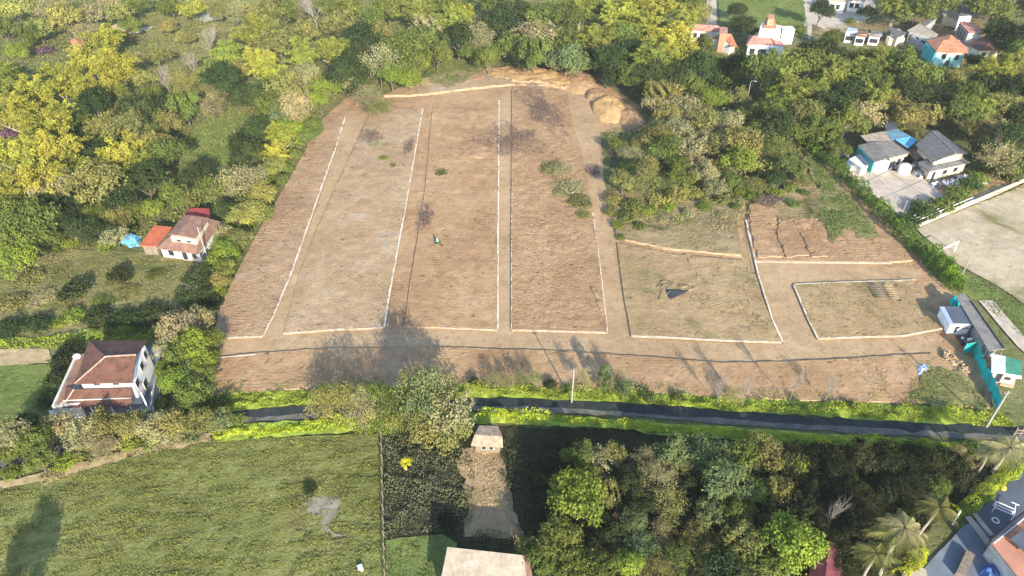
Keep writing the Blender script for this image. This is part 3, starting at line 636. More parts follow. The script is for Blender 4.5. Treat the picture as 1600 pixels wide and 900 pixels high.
trees('tD 310 283 50; oG 330 300 50; sK 368 285 60; tD 385 245 56; oK 90 300 66; oO 150 292 80; tD 185 308 60; tD 228 288 60; tG 50 345 80; tG 22 375 70; oL 30 405 60; tD 90 345 56; tD 125 360 50; tG 150 335 44; oO 185 345 44; oL 243 325 44; tG 270 308 44; oG 70 372 50; hL 112 378 34; oK 130 366 36; tO 290 312 36; tD 75 330 50; oG 215 330 40; tD 160 365 44; oK 180 368 40; tG 5 330 60; tD 110 325 50; hG 205 358 24; hL 165 382 30; hG 80 388 34; tD 350 330 34', 'in the wood around the red-roofed farmhouse', 'trees around the farmhouse')
trees('tO 440 72 66; by 470 88 56; bY 425 115 56; oO 475 55 50; by 520 82 60; oO 445 140 66; tD 420 152 50; oK 480 122 50; tD 545 115 60; tD 565 62 66; oL 510 142 44; tL 500 160 34; oK 462 172 60; tG 425 170 50; xK 492 22 56; oO 530 40 50; tG 440 20 60; oO 410 25 50; sK 465 12 50; tG 515 12 40; tD 555 95 50; oK 545 130 40; tD 405 205 50; tG 395 240 50; oB 440 185 50; by 550 10 44; tD 575 85 40; oG 580 30 44; oO 420 45 40', 'between green clearing and the cleared site', 'trees at the upper left of the site')
trees('sK 592 100 64 12; tG 622 82 66; tG 655 65 66; oG 682 84 50; oG 642 104 50; tL 612 120 44; sK 575 152 44 7; tL 640 122 40; oO 598 60 50; by 650 18 60; by 700 36 56; tG 605 15 50; sK 748 62 60 12; bY 722 22 60; tD 782 40 70; tG 762 92 44; oK 758 82 34; tD 715 66 50; tG 800 70 50; oK 665 45 50; sG 590 168 40 5; tL 655 95 36; tG 735 84 36; tD 800 20 60; tG 770 10 50; oG 690 12 50', 'just above the top of the cleared site', 'trees above the cleared site')
trees('oK 835 62 80; oB 884 92 70; tD 826 86 50; tG 885 28 60; tG 900 70 66; by 930 62 76; bY 965 30 76; bY 1005 40 80; bY 1045 62 76; by 1075 30 56; by 1020 92 66; bY 1062 95 56; tD 950 104 56; tD 985 84 56; sK 1005 100 40; tD 950 112 46; tG 990 120 50; oO 1028 148 50; tD 1050 124 56; tD 1092 112 56; tG 850 25 60; by 905 15 60; tG 1100 75 36; by 940 10 60; bY 1030 8 70; oG 862 70 50; tD 1015 125 50; oB 905 105 46; oK 940 88 40; tG 835 90 50; oG 980 58 50; by 985 8 60; tD 910 88 40; oK 868 98 40', 'right of the site top, left of houses', 'trees at the top centre')
trees('tG 1042 142 56; tG 1080 136 56; tD 1112 134 56; tG 1140 124 56; oK 1070 168 56; tL 1112 152 50; oO 1150 152 50; oG 1042 182 50; tG 1024 214 50; oK 1062 202 56; oO 1102 190 56; oK 1140 192 50; tG 1172 182 46; sK 985 240 40; oO 1012 244 50; tG 1042 232 56; oK 1082 232 56; oG 1122 232 56; tG 1160 222 66; tD 1190 205 50; tL 1152 256 60; tg 1192 262 66; tG 1212 232 50; tg 1226 262 46; oK 1102 270 50; oG 1062 280 50; tG 1010 288 56; tG 972 288 44; tL 1030 310 44; oL 1058 306 40; hG 992 322 44; tG 1242 262 36; tD 1262 282 30; oB 1035 205 50; oK 1025 165 46; oG 965 228 34; oO 1085 255 44; oO 1130 210 44; tG 1010 262 44; tD 985 262 36; oK 1120 295 40; hG 1130 312 30; tG 1180 290 40; hL 1085 300 36; hG 960 310 34; tG 1145 285 40; tD 1210 280 40; tG 1000 226 34; hG 955 330 30; tG 1060 255 40; tO 1095 215 40', 'on scrub hill right of the site', 'trees on the scrub hill', .95, .78, {'D': 'G', 'g': 'M', 'G': 'O', 'O': 'K', 'L': 'M'})
trees('hG 980 338 34; hL 1012 328 30; hG 1000 352 26; hL 1045 322 28; hG 1100 322 26; hK 1075 332 26; hG 1180 306 32; hL 1212 300 30; hG 1240 318 26; hG 1232 292 30; hG 1150 322 22; hK 1130 335 20; hL 965 352 22; hK 1035 345 20; hG 970 370 18; hK 1210 285 26; hL 1160 300 24; hG 1255 300 22', 'along the scrub edge above the dry bank', 'low bushes at the scrub edge')
trees('tD 1290 96 56; by 1322 110 66; tG 1352 132 66; by 1300 130 56; tD 1290 168 56; tO 1262 182 56; tL 1232 172 50; tL 1215 150 40; tG 1345 92 44; by 1382 102 56; tG 1402 112 60; tG 1442 122 60; oO 1482 132 56; tD 1462 152 56; tD 1420 154 56; tO 1390 162 50; oK 1350 182 56; tG 1322 192 50; by 1372 152 56; tG 1512 152 56; by 1532 172 56; tG 1502 182 50; oO 1562 172 56; tD 1592 142 60; by 1582 102 56; bY 1556 116 56; tD 1542 134 50; tD 1598 182 60; tG 1592 90 44; oO 1452 182 50; oK 1552 202 44; tG 1185 118 60; by 1222 112 66; tG 1262 102 60; by 1242 142 56; tD 1200 140 50; tD 1260 85 44; tG 1300 60 30; oG 1280 205 50; tD 1310 165 40; tO 1420 182 50; tG 1480 170 44; tD 1330 155 50; by 1430 140 44; tG 1200 178 50; tD 1215 200 50; oG 1240 208 44; tG 1270 150 50; tD 1350 165 40; tG 1410 135 50; tD 1130 105 40; tD 1155 98 36', 'in the tree belt below the village houses', 'trees below the village')
trees('tG 1432 18 56; by 1402 8 50; tG 1552 18 56; tD 1580 8 56; tG 1522 2 50; tD 1562 48 50; tD 1596 62 56; oK 1098 18 30; tG 1078 8 40; tD 1152 18 30; tD 1160 36 34; tD 1280 22 36; hG 1250 45 26; tD 1355 22 30; tG 1470 8 46; tD 1568 75 30; tG 1395 22 30; tD 1525 95 30; tD 1170 52 26; xK 1572 15 40; hG 1330 32 20; hG 1345 50 22', 'among the village houses at top right', 'trees among the village houses')
trees('sK 1562 250 60; tG 1592 262 50; tD 1540 232 44; tD 1578 222 50; hg 1520 288 44; hG 1500 300 40; hG 1470 318 44; hg 1445 330 44; hD 1420 345 40; hL 1530 275 30; hg 1490 312 36; tD 1300 215 36; tG 1310 235 30; hB 1440 320 36; hG 1550 262 40; hG 1580 275 30; xK 1545 228 34; hK 1418 208 26; hL 1405 202 30; hG 1270 220 40; hK 1460 190 34; oO 1520 205 40; tG 1590 225 40', 'around the compound of sheds at right', 'plants around the right compound')
trees('hX 185 430 38 4; hD 112 455 50 3.5; hL 115 490 44 2; hL 92 503 34 1.4; uD 300 450 54 8; hG 240 428 30 1; hO 50 430 50 1.4; hD 150 493 50 2.5; hD 185 497 54 2.5; hD 222 494 54 2.5; hD 250 488 40 2.4; hD 60 505 54 2; hD 15 512 60 2; hO 20 470 50 1.5; hG 160 470 40 1; hX 330 470 36 3; hO 200 455 50 .8; hK 60 465 50 1; hG 265 500 30 2', 'in the dry field behind the white house', 'bushes in the dry field')
trees('tL 452 205 50; bY 440 212 54; tG 478 212 40; bY 432 240 50; hG 462 240 34 3; tL 425 262 46; oK 398 280 54; tL 410 302 50; hG 440 278 34 3; tL 392 330 50; tL 375 345 46; tO 372 372 46; tL 352 392 46; tG 356 420 40; tO 340 440 40; hG 330 468 34 3; hG 400 340 30 2.5; hL 385 365 30 2.5; hG 368 400 30 2.5; tL 335 405 34; oK 350 365 40; tG 415 330 34; hL 478 185 40 3; tG 490 195 34; hG 450 262 30 2; hG 425 300 26 2; hG 345 455 30 2.5', 'in the leafy row along site left edge', 'hedgerow along the left of the site', .85, .8, {'L': 'M'})
trees('hX 95 560 46 3; hD 88 592 44 3; hX 110 545 40 3; hD 75 625 40 2; oP 282 508 60; oK 312 502 50; tL 302 540 56; tG 282 562 44; tL 312 568 46; tL 270 598 50; tG 302 612 56; tG 320 592 40; tG 286 636 40; oB 290 585 44; oK 265 540 40; tG 330 530 40; tL 258 575 30; hG 322 640 30; hL 250 630 30; hK 262 655 36; hL 250 512 34 2; tG 325 560 34; hG 345 628 36 2; oK 275 530 40', 'right beside the white two-storey house', 'plants beside the white house')
trees('oK 30 682 60; tG 62 692 56; oK 92 668 50; oK 130 680 56; tO 162 668 50; tO 200 664 50; hL 205 690 38 2; hL 100 722 40 2; tG 62 722 50; sP 160 700 44; oK 240 668 50; oO 272 664 50; oO 312 660 50; oB 342 658 44; hL 18 737 36 1.5; tD 45 665 40; hG 120 705 40; sK 145 690 50; hG 235 688 40; hK 182 690 34; tG 15 705 40; hK 80 742 40 1; hG 175 668 40; oB 220 655 40; hP 240 690 24 1.5; hK 275 678 40 1.5; hB 300 680 40 1.5; hG 370 655 30 2', 'in the row along the meadow top edge', 'shrubs along the meadow top')
trees('sB 662 622 90 12; oK 700 650 70 9; sG 632 640 60 9; oO 660 660 70 7; sO 505 630 50 7; sO 535 632 60 9; sK 565 640 54 9.5; sG 600 640 56 8; sO 640 612 50 11; oO 705 672 60 6; oO 618 655 50 6; hL 600 665 44 1.6; hG 520 650 40 1.5; hL 570 662 44 1.5; hX 640 672 40 2; hX 690 690 44 2; hK 550 600 34 1.5; sK 684 612 64 11', 'in the roadside clump, centre left', 'roadside trees in front of the site')
trees('uB 945 588 26 5.2; sK 968 590 26 4.4; uB 975 606 20 4.4; sK 912 590 26 4.8; sB 815 592 24 3.8; sB 835 592 24 3.8; sB 772 594 24 3.4; sK 795 594 22 3.6; xK 1166 612 34 5.5; xK 1242 604 40 6.5; xK 1296 608 42 5; xK 1125 612 30 5; sK 1150 618 26 3.5; hG 830 608 22 1.3; hG 885 606 18 1.3; hD 740 595 22 2.2; hD 860 600 24 2.2; hD 1010 618 26 2; hD 1330 634 24 1.6; hG 1060 620 24 1.8; sK 955 598 22 3.6', 'in the grass band beside the cleared site', 'slender trees in the grass band')
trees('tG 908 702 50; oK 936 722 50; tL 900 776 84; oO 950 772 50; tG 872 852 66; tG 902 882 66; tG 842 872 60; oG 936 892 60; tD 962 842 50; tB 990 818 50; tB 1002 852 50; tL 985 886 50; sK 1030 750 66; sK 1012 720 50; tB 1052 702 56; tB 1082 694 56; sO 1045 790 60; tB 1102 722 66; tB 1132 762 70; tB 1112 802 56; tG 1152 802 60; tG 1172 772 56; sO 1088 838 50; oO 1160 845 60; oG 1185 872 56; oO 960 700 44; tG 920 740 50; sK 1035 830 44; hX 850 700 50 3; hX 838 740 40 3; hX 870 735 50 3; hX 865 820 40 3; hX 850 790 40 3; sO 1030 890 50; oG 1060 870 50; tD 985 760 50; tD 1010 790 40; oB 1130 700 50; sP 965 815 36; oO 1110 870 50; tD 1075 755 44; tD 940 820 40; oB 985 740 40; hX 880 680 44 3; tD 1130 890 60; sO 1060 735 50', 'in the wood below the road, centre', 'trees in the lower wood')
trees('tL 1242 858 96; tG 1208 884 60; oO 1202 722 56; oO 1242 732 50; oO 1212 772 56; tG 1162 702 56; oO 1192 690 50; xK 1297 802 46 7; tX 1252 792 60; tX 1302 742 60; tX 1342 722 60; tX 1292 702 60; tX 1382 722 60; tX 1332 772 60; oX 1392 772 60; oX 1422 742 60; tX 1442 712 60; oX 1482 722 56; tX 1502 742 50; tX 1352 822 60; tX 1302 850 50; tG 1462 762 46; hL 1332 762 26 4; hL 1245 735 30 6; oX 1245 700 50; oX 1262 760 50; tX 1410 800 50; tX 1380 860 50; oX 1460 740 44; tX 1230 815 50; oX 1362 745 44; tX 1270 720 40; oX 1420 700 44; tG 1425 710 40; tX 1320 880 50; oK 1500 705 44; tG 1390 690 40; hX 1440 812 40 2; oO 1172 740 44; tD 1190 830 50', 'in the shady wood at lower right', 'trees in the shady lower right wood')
trees('pO 1458 798 58 6; pO 1402 852 64 7; pO 1366 874 58 6; pK 1412 832 56 8; pK 1572 705 60 5; pK 1545 712 44 4; hY 1425 878 36 1.5; hL 1440 700 40 2; hL 1480 708 34 2; hG 1520 700 40 2', 'beside the courtyard at lower right', 'plants beside the courtyard')
trees('hD 485 764 26 1.2; hX 700 812 40 1.4', 'on the mown meadow or its right side', None)
trees('hL 600 246 24 .8; hG 612 258 18 .7; hG 690 269 26 .8; hK 600 228 44 .6; sK 875 265 50 2.5; hK 895 290 50 1.6; hO 905 315 44 1.4; hO 860 262 40 1.6; hK 880 300 40 1.2; hO 912 335 30 1; hG 690 383 10 .6', 'growing on the bare plots of the site', 'weeds on the plots')
t_ = place_tree('t', 'G', -22, 1040, 84, 9)
tag(t_, 'leafy tree just out of view whose shadow falls on the meadow', 'tree')

# brushwood on the plots: low tangles of dark twigs
def brush(u, v, wpx, hpx, n, label, h=.7, zoff=.5, ang=0):
    c = G(u, v); d = depth_at(u, v); a = wpx * d / FPX / 2; b = hpx * d / FPX / 2 / (SP + (v - 450) / FPX * CP); mb = MB(); rd = random.Random(int(u + v))
    for i in range(n):
        t = rd.uniform(0, 6.28); r = rd.random() ** .75 * (1 + .35 * math.sin(2 * t + u) + .25 * math.sin(5 * t + v)); x, y = a * r * math.cos(t), b * r * math.sin(t); L = rd.uniform(.5, 1.5); k = rd.uniform(0, 6.28); z0 = rd.uniform(0, h * .5)
        x, y = x * math.cos(ang) - y * math.sin(ang), x * math.sin(ang) + y * math.cos(ang)
        p = Vector((x, y, z0)); q = p + Vector((math.cos(k) * L * .6, math.sin(k) * L * .6, rd.uniform(.0, h))); mid = p.lerp(q, .5) + Vector((0, 0, rd.uniform(-.1, .2)))
        mb.tube([p, mid, q], [.05, .04, .02], 3)
    o = mb.build('brushwood_heap', M['twig'], None, (c.x, c.y, float(H(c.x, c.y)) + zoff)); tag(o, label, 'brushwood', 'dark brushwood heaps on the plots')
brush(846, 172, 60, 70, 1500, 'large dark brushwood heap below the sandy rim of the site', .6, .5, .2)
brush(800, 222, 90, 50, 1300, 'wide dark brushwood heap lying across the middle track', .5, .5, -.5)
brush(922, 268, 34, 18, 260, 'small dark brushwood heap crossing the right-hand track', .4, .05)
brush(580, 216, 30, 22, 330, 'thin dark brushwood heap near the plot top left', .5, .5)
brush(640, 232, 14, 20, 200, 'narrow dark brushwood heap beside the second white bank', .5, .5)
brush(665, 345, 26, 30, 300, 'scattered brown sticks in the middle of the plots', .5, .5)
brush(1200, 318, 36, 14, 900, 'brown brushwood heap at top of the stepped right plot', .5, .7)
brush(960, 240, 36, 40, 260, 'brown brushwood heap right of the right-hand track', .7, .1)

# ------------------------------------------------------------------ ground cover nobody could count
def scatter(name, px, dens, size, hmax, mat, kind_h='mound', up=.6, hue=None, z=0, aspect=.6, seed=1, clump=0, world=None, label=None):
    P = world or world_poly(px); rng = np.random.default_rng(seed); B = densify(P, 3, .8, seed)
    xs = [p[0] for p in B]; ys = [p[1] for p in B]; A = (max(xs) - min(xs)) * (max(ys) - min(ys)); n = int(A * dens)
    X = rng.uniform(min(xs), max(xs), n); Y = rng.uniform(min(ys), max(ys), n); m = inside(X, Y, B); X, Y = X[m], Y[m]
    if 'meadow' in name: X_, Y_ = X, Y; X, Y = X * .8 + Y * .5 + seed, Y * 2.2 - X * .5
    f = np.sin(X * .55 + 2 * np.sin(Y * .31)) * np.sin(Y * .62 + 1.7 * np.sin(X * .27)) + .5 * np.sin(X * 1.9 + Y * 1.3 + np.sin(X)) * np.sin(Y * 2.2 - X * .8)
    if 'meadow' in name: X, Y = X_, Y_
    if clump: k = f > clump; X, Y, f = X[k], Y[k], f[k]
    env = np.clip(.35 + .5 * f, .05, 1.2)
    Z = H(X, Y) + z + hmax * env * rng.uniform(.25, 1, len(X)) ** .6
    N = rng.normal(size=(len(X), 3)); N[:, 2] = np.abs(N[:, 2]) * .6 + up
    V, Q = leaf_quads(np.stack([X, Y, Z], 1), N, size * rng.uniform(.6, 1.4, len(X)), aspect, rng)
    T = np.clip(.5 + .25 * f + rng.normal(size=len(X)) * .2, 0, 1); me = np_mesh(name, V, Q, T); o = link(name, me, None, mat); tag(o, label, kind='stuff')
    if hue: o.color = (*hue, 1)
    return o
scatter('undergrowth', [(-150,-60),(800,-60),(1110,-60),(1110,60),(1180,75),(1300,80),(1600,60),(1900,60),(1900,260),(1600,230),(1530,240),(1470,190),(1330,190),(1300,240),(1240,215),(1180,190),(1010,150),(930,118),(800,100),(700,86),(600,140),(520,158),(470,240),(400,360),(330,450),(330,405),(200,390),(100,388),(0,425),(-150,440)], 6.5, .42, 1.3, M['leaf'], hue=(.20, .21, .075), seed=3)
scatter('undergrowth', [(945,205),(1170,180),(1250,230),(1262,300),(1200,318),(1060,312),(960,300)], 7, .42, 1.1, M['leaf'], hue=(.20, .205, .085), seed=4)
scatter('undergrowth', [(820,668),(1050,676),(1300,690),(1530,705),(1560,730),(1400,880),(1370,1000),(830,1000),(815,850)], 9, .32, 1.2, M['leaf'], hue=(.03, .038, .017), seed=5)  # dark hue carries the shade of the wood
scatter('undergrowth', [(598,676),(725,690),(716,720),(732,790),(725,828),(690,832),(600,845)], 42, .24, 1.1, M['leaf'], hue=(.15, .155, .085), seed=6)
scatter('undergrowth', [(-60,640),(60,650),(340,640),(400,655),(340,690),(180,720),(0,750),(-60,760)], 10, .3, .9, M['leaf'], hue=(.17, .175, .07), seed=7)
scatter('undergrowth', [(250,490),(335,500),(335,620),(310,650),(262,650),(262,560)], 12, .3, .8, M['leaf'], hue=(.15, .19, .05), seed=8)
scatter('undergrowth', [(1500,230),(1620,215),(1620,290),(1440,350),(1405,342),(1500,300)], 7, .35, .8, M['leaf'], hue=(.11, .13, .05), seed=9)
# grass bands along the road: tall bright grass with a ragged top
NB = [(310,625),(390,612),(480,612),(600,606),(720,606),(900,608),(1100,622),(1300,632),(1450,638),(1560,652),(1590,668),(1560,668),(1440,660),(1200,645),(1000,632),(900,626),(800,620),(730,622),(600,628),(480,634),(390,640),(310,648)]
scatter('tall_grass', NB, 55, .30, 1.3, M['leaf'], hue=(.27, .32, .05), z=.25, seed=10, up=.3, aspect=.5, label='band of tall lime green grass between road and cleared site')
SB = [(330,676),(480,660),(600,655),(730,645),(790,640),(900,652),(1010,662),(1200,676),(1400,688),(1500,694),(1500,706),(1400,702),(1200,694),(1010,674),(990,672),(900,666),(780,660),(640,668),(480,678),(340,692)]
scatter('tall_grass', SB, 55, .28, 1.5, M['leaf'], hue=(.36, .42, .035), z=.2, seed=11, up=.4, aspect=.5, label='band of vivid lime grass on the near side of the road')
scatter('tall_grass', [(-80,536),(0,532),(120,522),(250,508),(262,520),(230,534),(140,535),(80,546),(-80,548)], 30, .3, 1.0, M['leaf'], hue=(.27, .34, .035), seed=12, label='lime grass strip behind the white house')
scatter('meadow_grass', [(-120,800),(0,764),(100,746),(180,723),(250,704),(330,691),(480,683),(592,679),(597,830),(600,960),(-200,990)], 55, .21, .34, M['leaf'], hue=(.205, .21, .068), seed=13, up=.2, aspect=.5)
scatter('meadow_grass', [(-120,800),(0,764),(100,746),(180,723),(250,704),(330,691),(480,683),(592,679),(597,830),(600,960),(-200,990)], 30, .24, .36, M['leaf'], hue=(.14, .155, .045), seed=53, up=.15, aspect=.5, clump=.45)
scatter('dry_grass', [(-60,430),(60,400),(330,410),(330,500),(0,515),(-60,520)], 12, .3, .35, M['leaf'], hue=(.19, .18, .075), seed=14, up=.3)
scatter('grass', [(290,240),(300,205),(320,185),(360,172),(400,180),(405,240),(385,285),(330,292)], 6, .35, .3, M['leaf'], hue=(.16, .22, .04), seed=15)
scatter('grass', [(1258,240),(1290,265),(1345,330),(1375,372),(1320,360),(1300,385),(1292,360),(1275,335),(1280,300)], 22, .28, .45, M['leaf'], hue=(.12, .17, .05), seed=16, z=.42, clump=-.35)
scatter('grass', [(1425,600),(1450,575),(1475,580),(1500,590),(1530,618),(1548,648),(1480,640),(1420,628)], 26, .2, .25, M['leaf'], hue=(.13, .165, .05), seed=46, z=.42, clump=-.3)
scatter('grass', [(602,848),(690,838),(712,852),(690,960),(604,960)], 30, .2, .3, M['leaf'], hue=(.11, .15, .045), seed=47, z=.1)
scatter('grass', [(660,120),(700,95),(745,102),(762,110),(722,134),(690,136)], 12, .3, .3, M['leaf'], hue=(.13, .18, .05), seed=17, z=.8)
scatter('weeds', [(960,300),(1060,316),(1160,316),(1150,360),(1060,350),(1000,345),(962,372)], 9, .26, .3, M['leaf'], hue=(.16, .18, .06), seed=18, z=.35, clump=.25)
scatter('weeds', [(1240,448),(1425,441),(1474,514),(1277,530)], 8, .24, .25, M['leaf'], hue=(.15, .16, .07), seed=19, z=.5, clump=.3)
scatter('weeds', [(1060,420),(1180,412),(1204,500),(1221,534),(1050,520)], 6, .24, .2, M['leaf'], hue=(.20, .19, .09), seed=20, z=.5, clump=.3)
scatter('weeds', [(548,222),(612,200),(622,150),(560,160),(600,240)], 12, .3, .4, M['leaf'], hue=(.19, .19, .09), seed=21, z=.5, clump=.1)
scatter('weeds', [(850,240),(880,245),(925,320),(915,345),(890,330),(860,300),(842,270)], 14, .28, .5, M['leaf'], hue=(.24, .22, .11), seed=22, z=.5, clump=-.2)
scatter('weeds', [(1400,345),(1440,380),(1500,450),(1600,530),(1600,470),(1560,448),(1500,418),(1450,375)], 14, .26, .3, M['leaf'], hue=(.12, .15, .06), seed=23)
scatter('pasture_grass', [(1120,-15),(1255,-15),(1262,60),(1160,50)], 3.5, .5, .4, M['leaf'], hue=(.16, .20, .055), seed=24)
scatter('pasture_grass', [(200,30),(330,-15),(420,-15),(430,60),(380,100),(340,150),(280,160),(240,120)], 3.5, .5, .7, M['leaf'], hue=(.21, .21, .10), seed=25)
scatter('lawn_grass', [(-60,570),(120,560),(110,610),(70,645),(0,695),(-60,710)], 10, .24, .15, M['leaf'], hue=(.14, .175, .04), seed=26)
scatter('weeds', [(1300,40),(1500,0),(1600,30),(1580,95),(1400,70)], 4, .4, .7, M['leaf'], hue=(.17, .17, .075), seed=27, clump=0.0)

M['clod'] = leafmat('soil_clods', (.37, .265, .17), 0.0, .25)
scatter('soil_clods', [(800,160),(884,150),(905,235),(926,330),(938,420),(948,515),(800,512)], 8.8, 0.16, 0.13, M['clod'], seed=31, z=.28, up=1.2, aspect=.9, clump=-.1)
scatter('soil_clods', [(578,180),(660,176),(633,330),(600,510),(445,520),(492,368)], 6.6, 0.12, 0.10, M['clod'], seed=32, z=.28, up=1.4, aspect=.9, clump=.15)
scatter('soil_clods', [(676,170),(779,160),(777,512),(634,508),(651,383)], 6.6, 0.12, 0.10, M['clod'], seed=33, z=.28, up=1.4, aspect=.9, clump=.15)
scatter('soil_clods', [(505,190),(540,180),(455,430),(411,522),(340,525),(400,372)], 7.7, 0.14, 0.13, M['clod'], seed=34, z=.28, up=1.2, aspect=.9, clump=.0)
scatter('soil_clods', [(966,384),(1160,411),(1218,532),(988,522)], 5.5, 0.12, 0.10, M['clod'], seed=35, z=.28, up=1.3, aspect=.9, clump=.1)
scatter('soil_clods', [(1180,322),(1395,364),(1420,408),(1180,405)], 6.6, 0.15, 0.13, M['clod'], seed=36, z=.28, up=1.2, aspect=.9, clump=.0)
scatter('soil_clods', [(334,566),(520,548),(850,552),(1130,572),(1450,560),(1540,636),(1300,624),(900,606),(480,606),(328,618)], 4.4, 0.11, 0.08, M['clod'], seed=37, z=.25, up=1.4, aspect=.9, clump=.3)

scatter('weeds', [(945,240),(965,300),(1000,345),(1060,350),(1160,340),(1210,330),(1250,300),(1200,290),(1060,290),(990,280)], 12, .3, .55, M['leaf'], hue=(.17, .21, .07), seed=40, z=.3, clump=.05)
scatter('dry_weeds', [(955,320),(1000,300),(1160,305),(1165,360),(1060,370),(965,360)], 8, .26, .4, M['leaf'], hue=(.32, .27, .14), seed=41, z=.35, clump=.0)
scatter('weeds', [(1320,560),(1450,560),(1540,636),(1440,632),(1300,628)], 10, .22, .2, M['leaf'], hue=(.19, .20, .08), seed=42, z=.28, clump=.25)
scatter('verge_weeds', [(326,600),(480,596),(720,592),(900,596),(1100,606),(1300,616),(1440,618),(1440,634),(1300,630),(1100,622),(900,610),(720,606),(480,610),(330,620)], 14, .24, .45, M['leaf'], hue=(.20, .23, .06), seed=43, z=.3, clump=-.1)
scatter('litter', [(722,700),(784,700),(800,790),(822,850),(770,840),(726,840),(735,790)], 30, .16, .12, M['clod'], seed=44, z=.15, up=1.5, aspect=.9)

scatter('roadside_reeds', [(726,606),(900,609),(1100,622),(1300,632),(1450,637),(1560,651),(1560,656),(1440,646),(1300,640),(1100,630),(900,617),(726,613)], 22, .28, 2.9, M['leaf'], hue=(.24, .28, .05), seed=61, up=.2, aspect=.4, z=.1, clump=.1)
scatter('roadside_reeds', [(312,628),(390,614),(480,613),(600,607),(600,613),(480,620),(390,622),(312,636)], 22, .28, 2.6, M['leaf'], hue=(.22, .27, .05), seed=62, up=.2, aspect=.4, z=.1, clump=.0)

scatter('undergrowth', [(712,696),(736,700),(742,745),(738,835),(722,840),(728,790),(710,735)], 30, .24, .8, M['leaf'], hue=(.14, .14, .07), seed=71, clump=-.2)
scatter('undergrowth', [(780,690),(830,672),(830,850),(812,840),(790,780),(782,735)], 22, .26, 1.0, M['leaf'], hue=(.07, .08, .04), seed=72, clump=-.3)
scatter('undergrowth', [(725,828),(820,836),(818,852),(725,846)], 30, .22, .7, M['leaf'], hue=(.12, .14, .05), seed=73)
scatter('dry_weeds', [(466,772),(536,770),(550,845),(500,845),(462,800)], 26, .2, .22, M['leaf'], hue=(.22, .20, .10), seed=74, clump=.1)
# ------------------------------------------------------------------ hedges
def hedge(px, wd, ht, hue, label, size=.24, dens=60, zoff=0, seed=1):
    rng = np.random.default_rng(seed); P = [G(u, v) for u, v in px]; C, N, T = [], [], []
    for a, b in zip(P[:-1], P[1:]):
        L = (b - a).length; k = int(L * (wd + 2 * ht) * dens); t = rng.uniform(0, 1, k); ang = rng.uniform(0, math.pi, k); d = (b - a).normalized(); q = np.array([-d.y, d.x])
        cx = np.array([a.x, a.y]) + t[:, None] * np.array([b.x - a.x, b.y - a.y]); wob = 1 + .25 * np.sin(cx[:, 0] * 1.7 + cx[:, 1] * .9) + .18 * np.sin(cx[:, 1] * 2.9 - cx[:, 0])
        sx = np.sign(np.cos(ang)) * np.abs(np.cos(ang)) ** .6 * wd / 2 * wob; sz = np.abs(np.sin(ang)) ** .7 * ht * wob * rng.uniform(.85, 1.08, k)
        xy = cx + sx[:, None] * q + rng.normal(size=(k, 2)) * .06; C.append(np.stack([xy[:, 0], xy[:, 1], sz + H(xy[:, 0], xy[:, 1]) + zoff], 1))
        n = np.stack([q[0] * np.cos(ang), q[1] * np.cos(ang), np.sin(ang)], 1); N.append(n + rng.normal(size=(k, 3)) * .5); T.append(np.clip(.5 + .3 * np.sin(cx[:, 0] * .9 + cx[:, 1] * 1.3) + rng.normal(size=k) * .2, 0, 1))
    C, N, T = map(np.concatenate, (C, N, T)); V, Q = leaf_quads(C, N, size * rng.uniform(.6, 1.4, len(C)), .65, rng)
    o = link('hedge', np_mesh('hedge', V, Q, T), None, M['leaf']); o.color = (*hue, 1); tag(o, label, 'hedge'); return o
hedge([(1262,236), (1292,258), (1330,292), (1378,340), (1420,385), (1462,420), (1492,455)], 2.6, 2.6, (.12, .19, .035), 'long green hedge running along the right edge of the cleared site', .3, 34, seed=2)
hedge([(1484,806), (1512,796), (1545,766), (1576,740), (1602,716)], 1.7, 1.6, (.27, .33, .035), 'clipped lime hedge between the dark wood and the courtyard', .18, 90, seed=3)
hedge([(1404,905), (1424,884), (1440,862)], 1.5, 1.3, (.33, .36, .03), 'short yellow-green hedge at the courtyard corner by the palms', .18, 90, seed=4)
hedge([(1455,402), (1475,432), (1500,455)], 2.2, 2.8, (.16, .26, .03), 'bright bushy end of hedge beside the slab-roofed shed', .3, 40, seed=5)
hedge([(140,523), (180,518), (232,516)], 1.6, 1.2, (.12, .17, .04), 'low green hedge just behind the white house', .22, 60, seed=6)

hedge([(462,196), (446,222), (430,258), (408,300), (384,345), (362,385), (345,425), (335,470)], 4.2, 2.8, (.23, .26, .05), 'loose yellow-green hedge running down the left edge of the cleared site', .34, 22, seed=7)

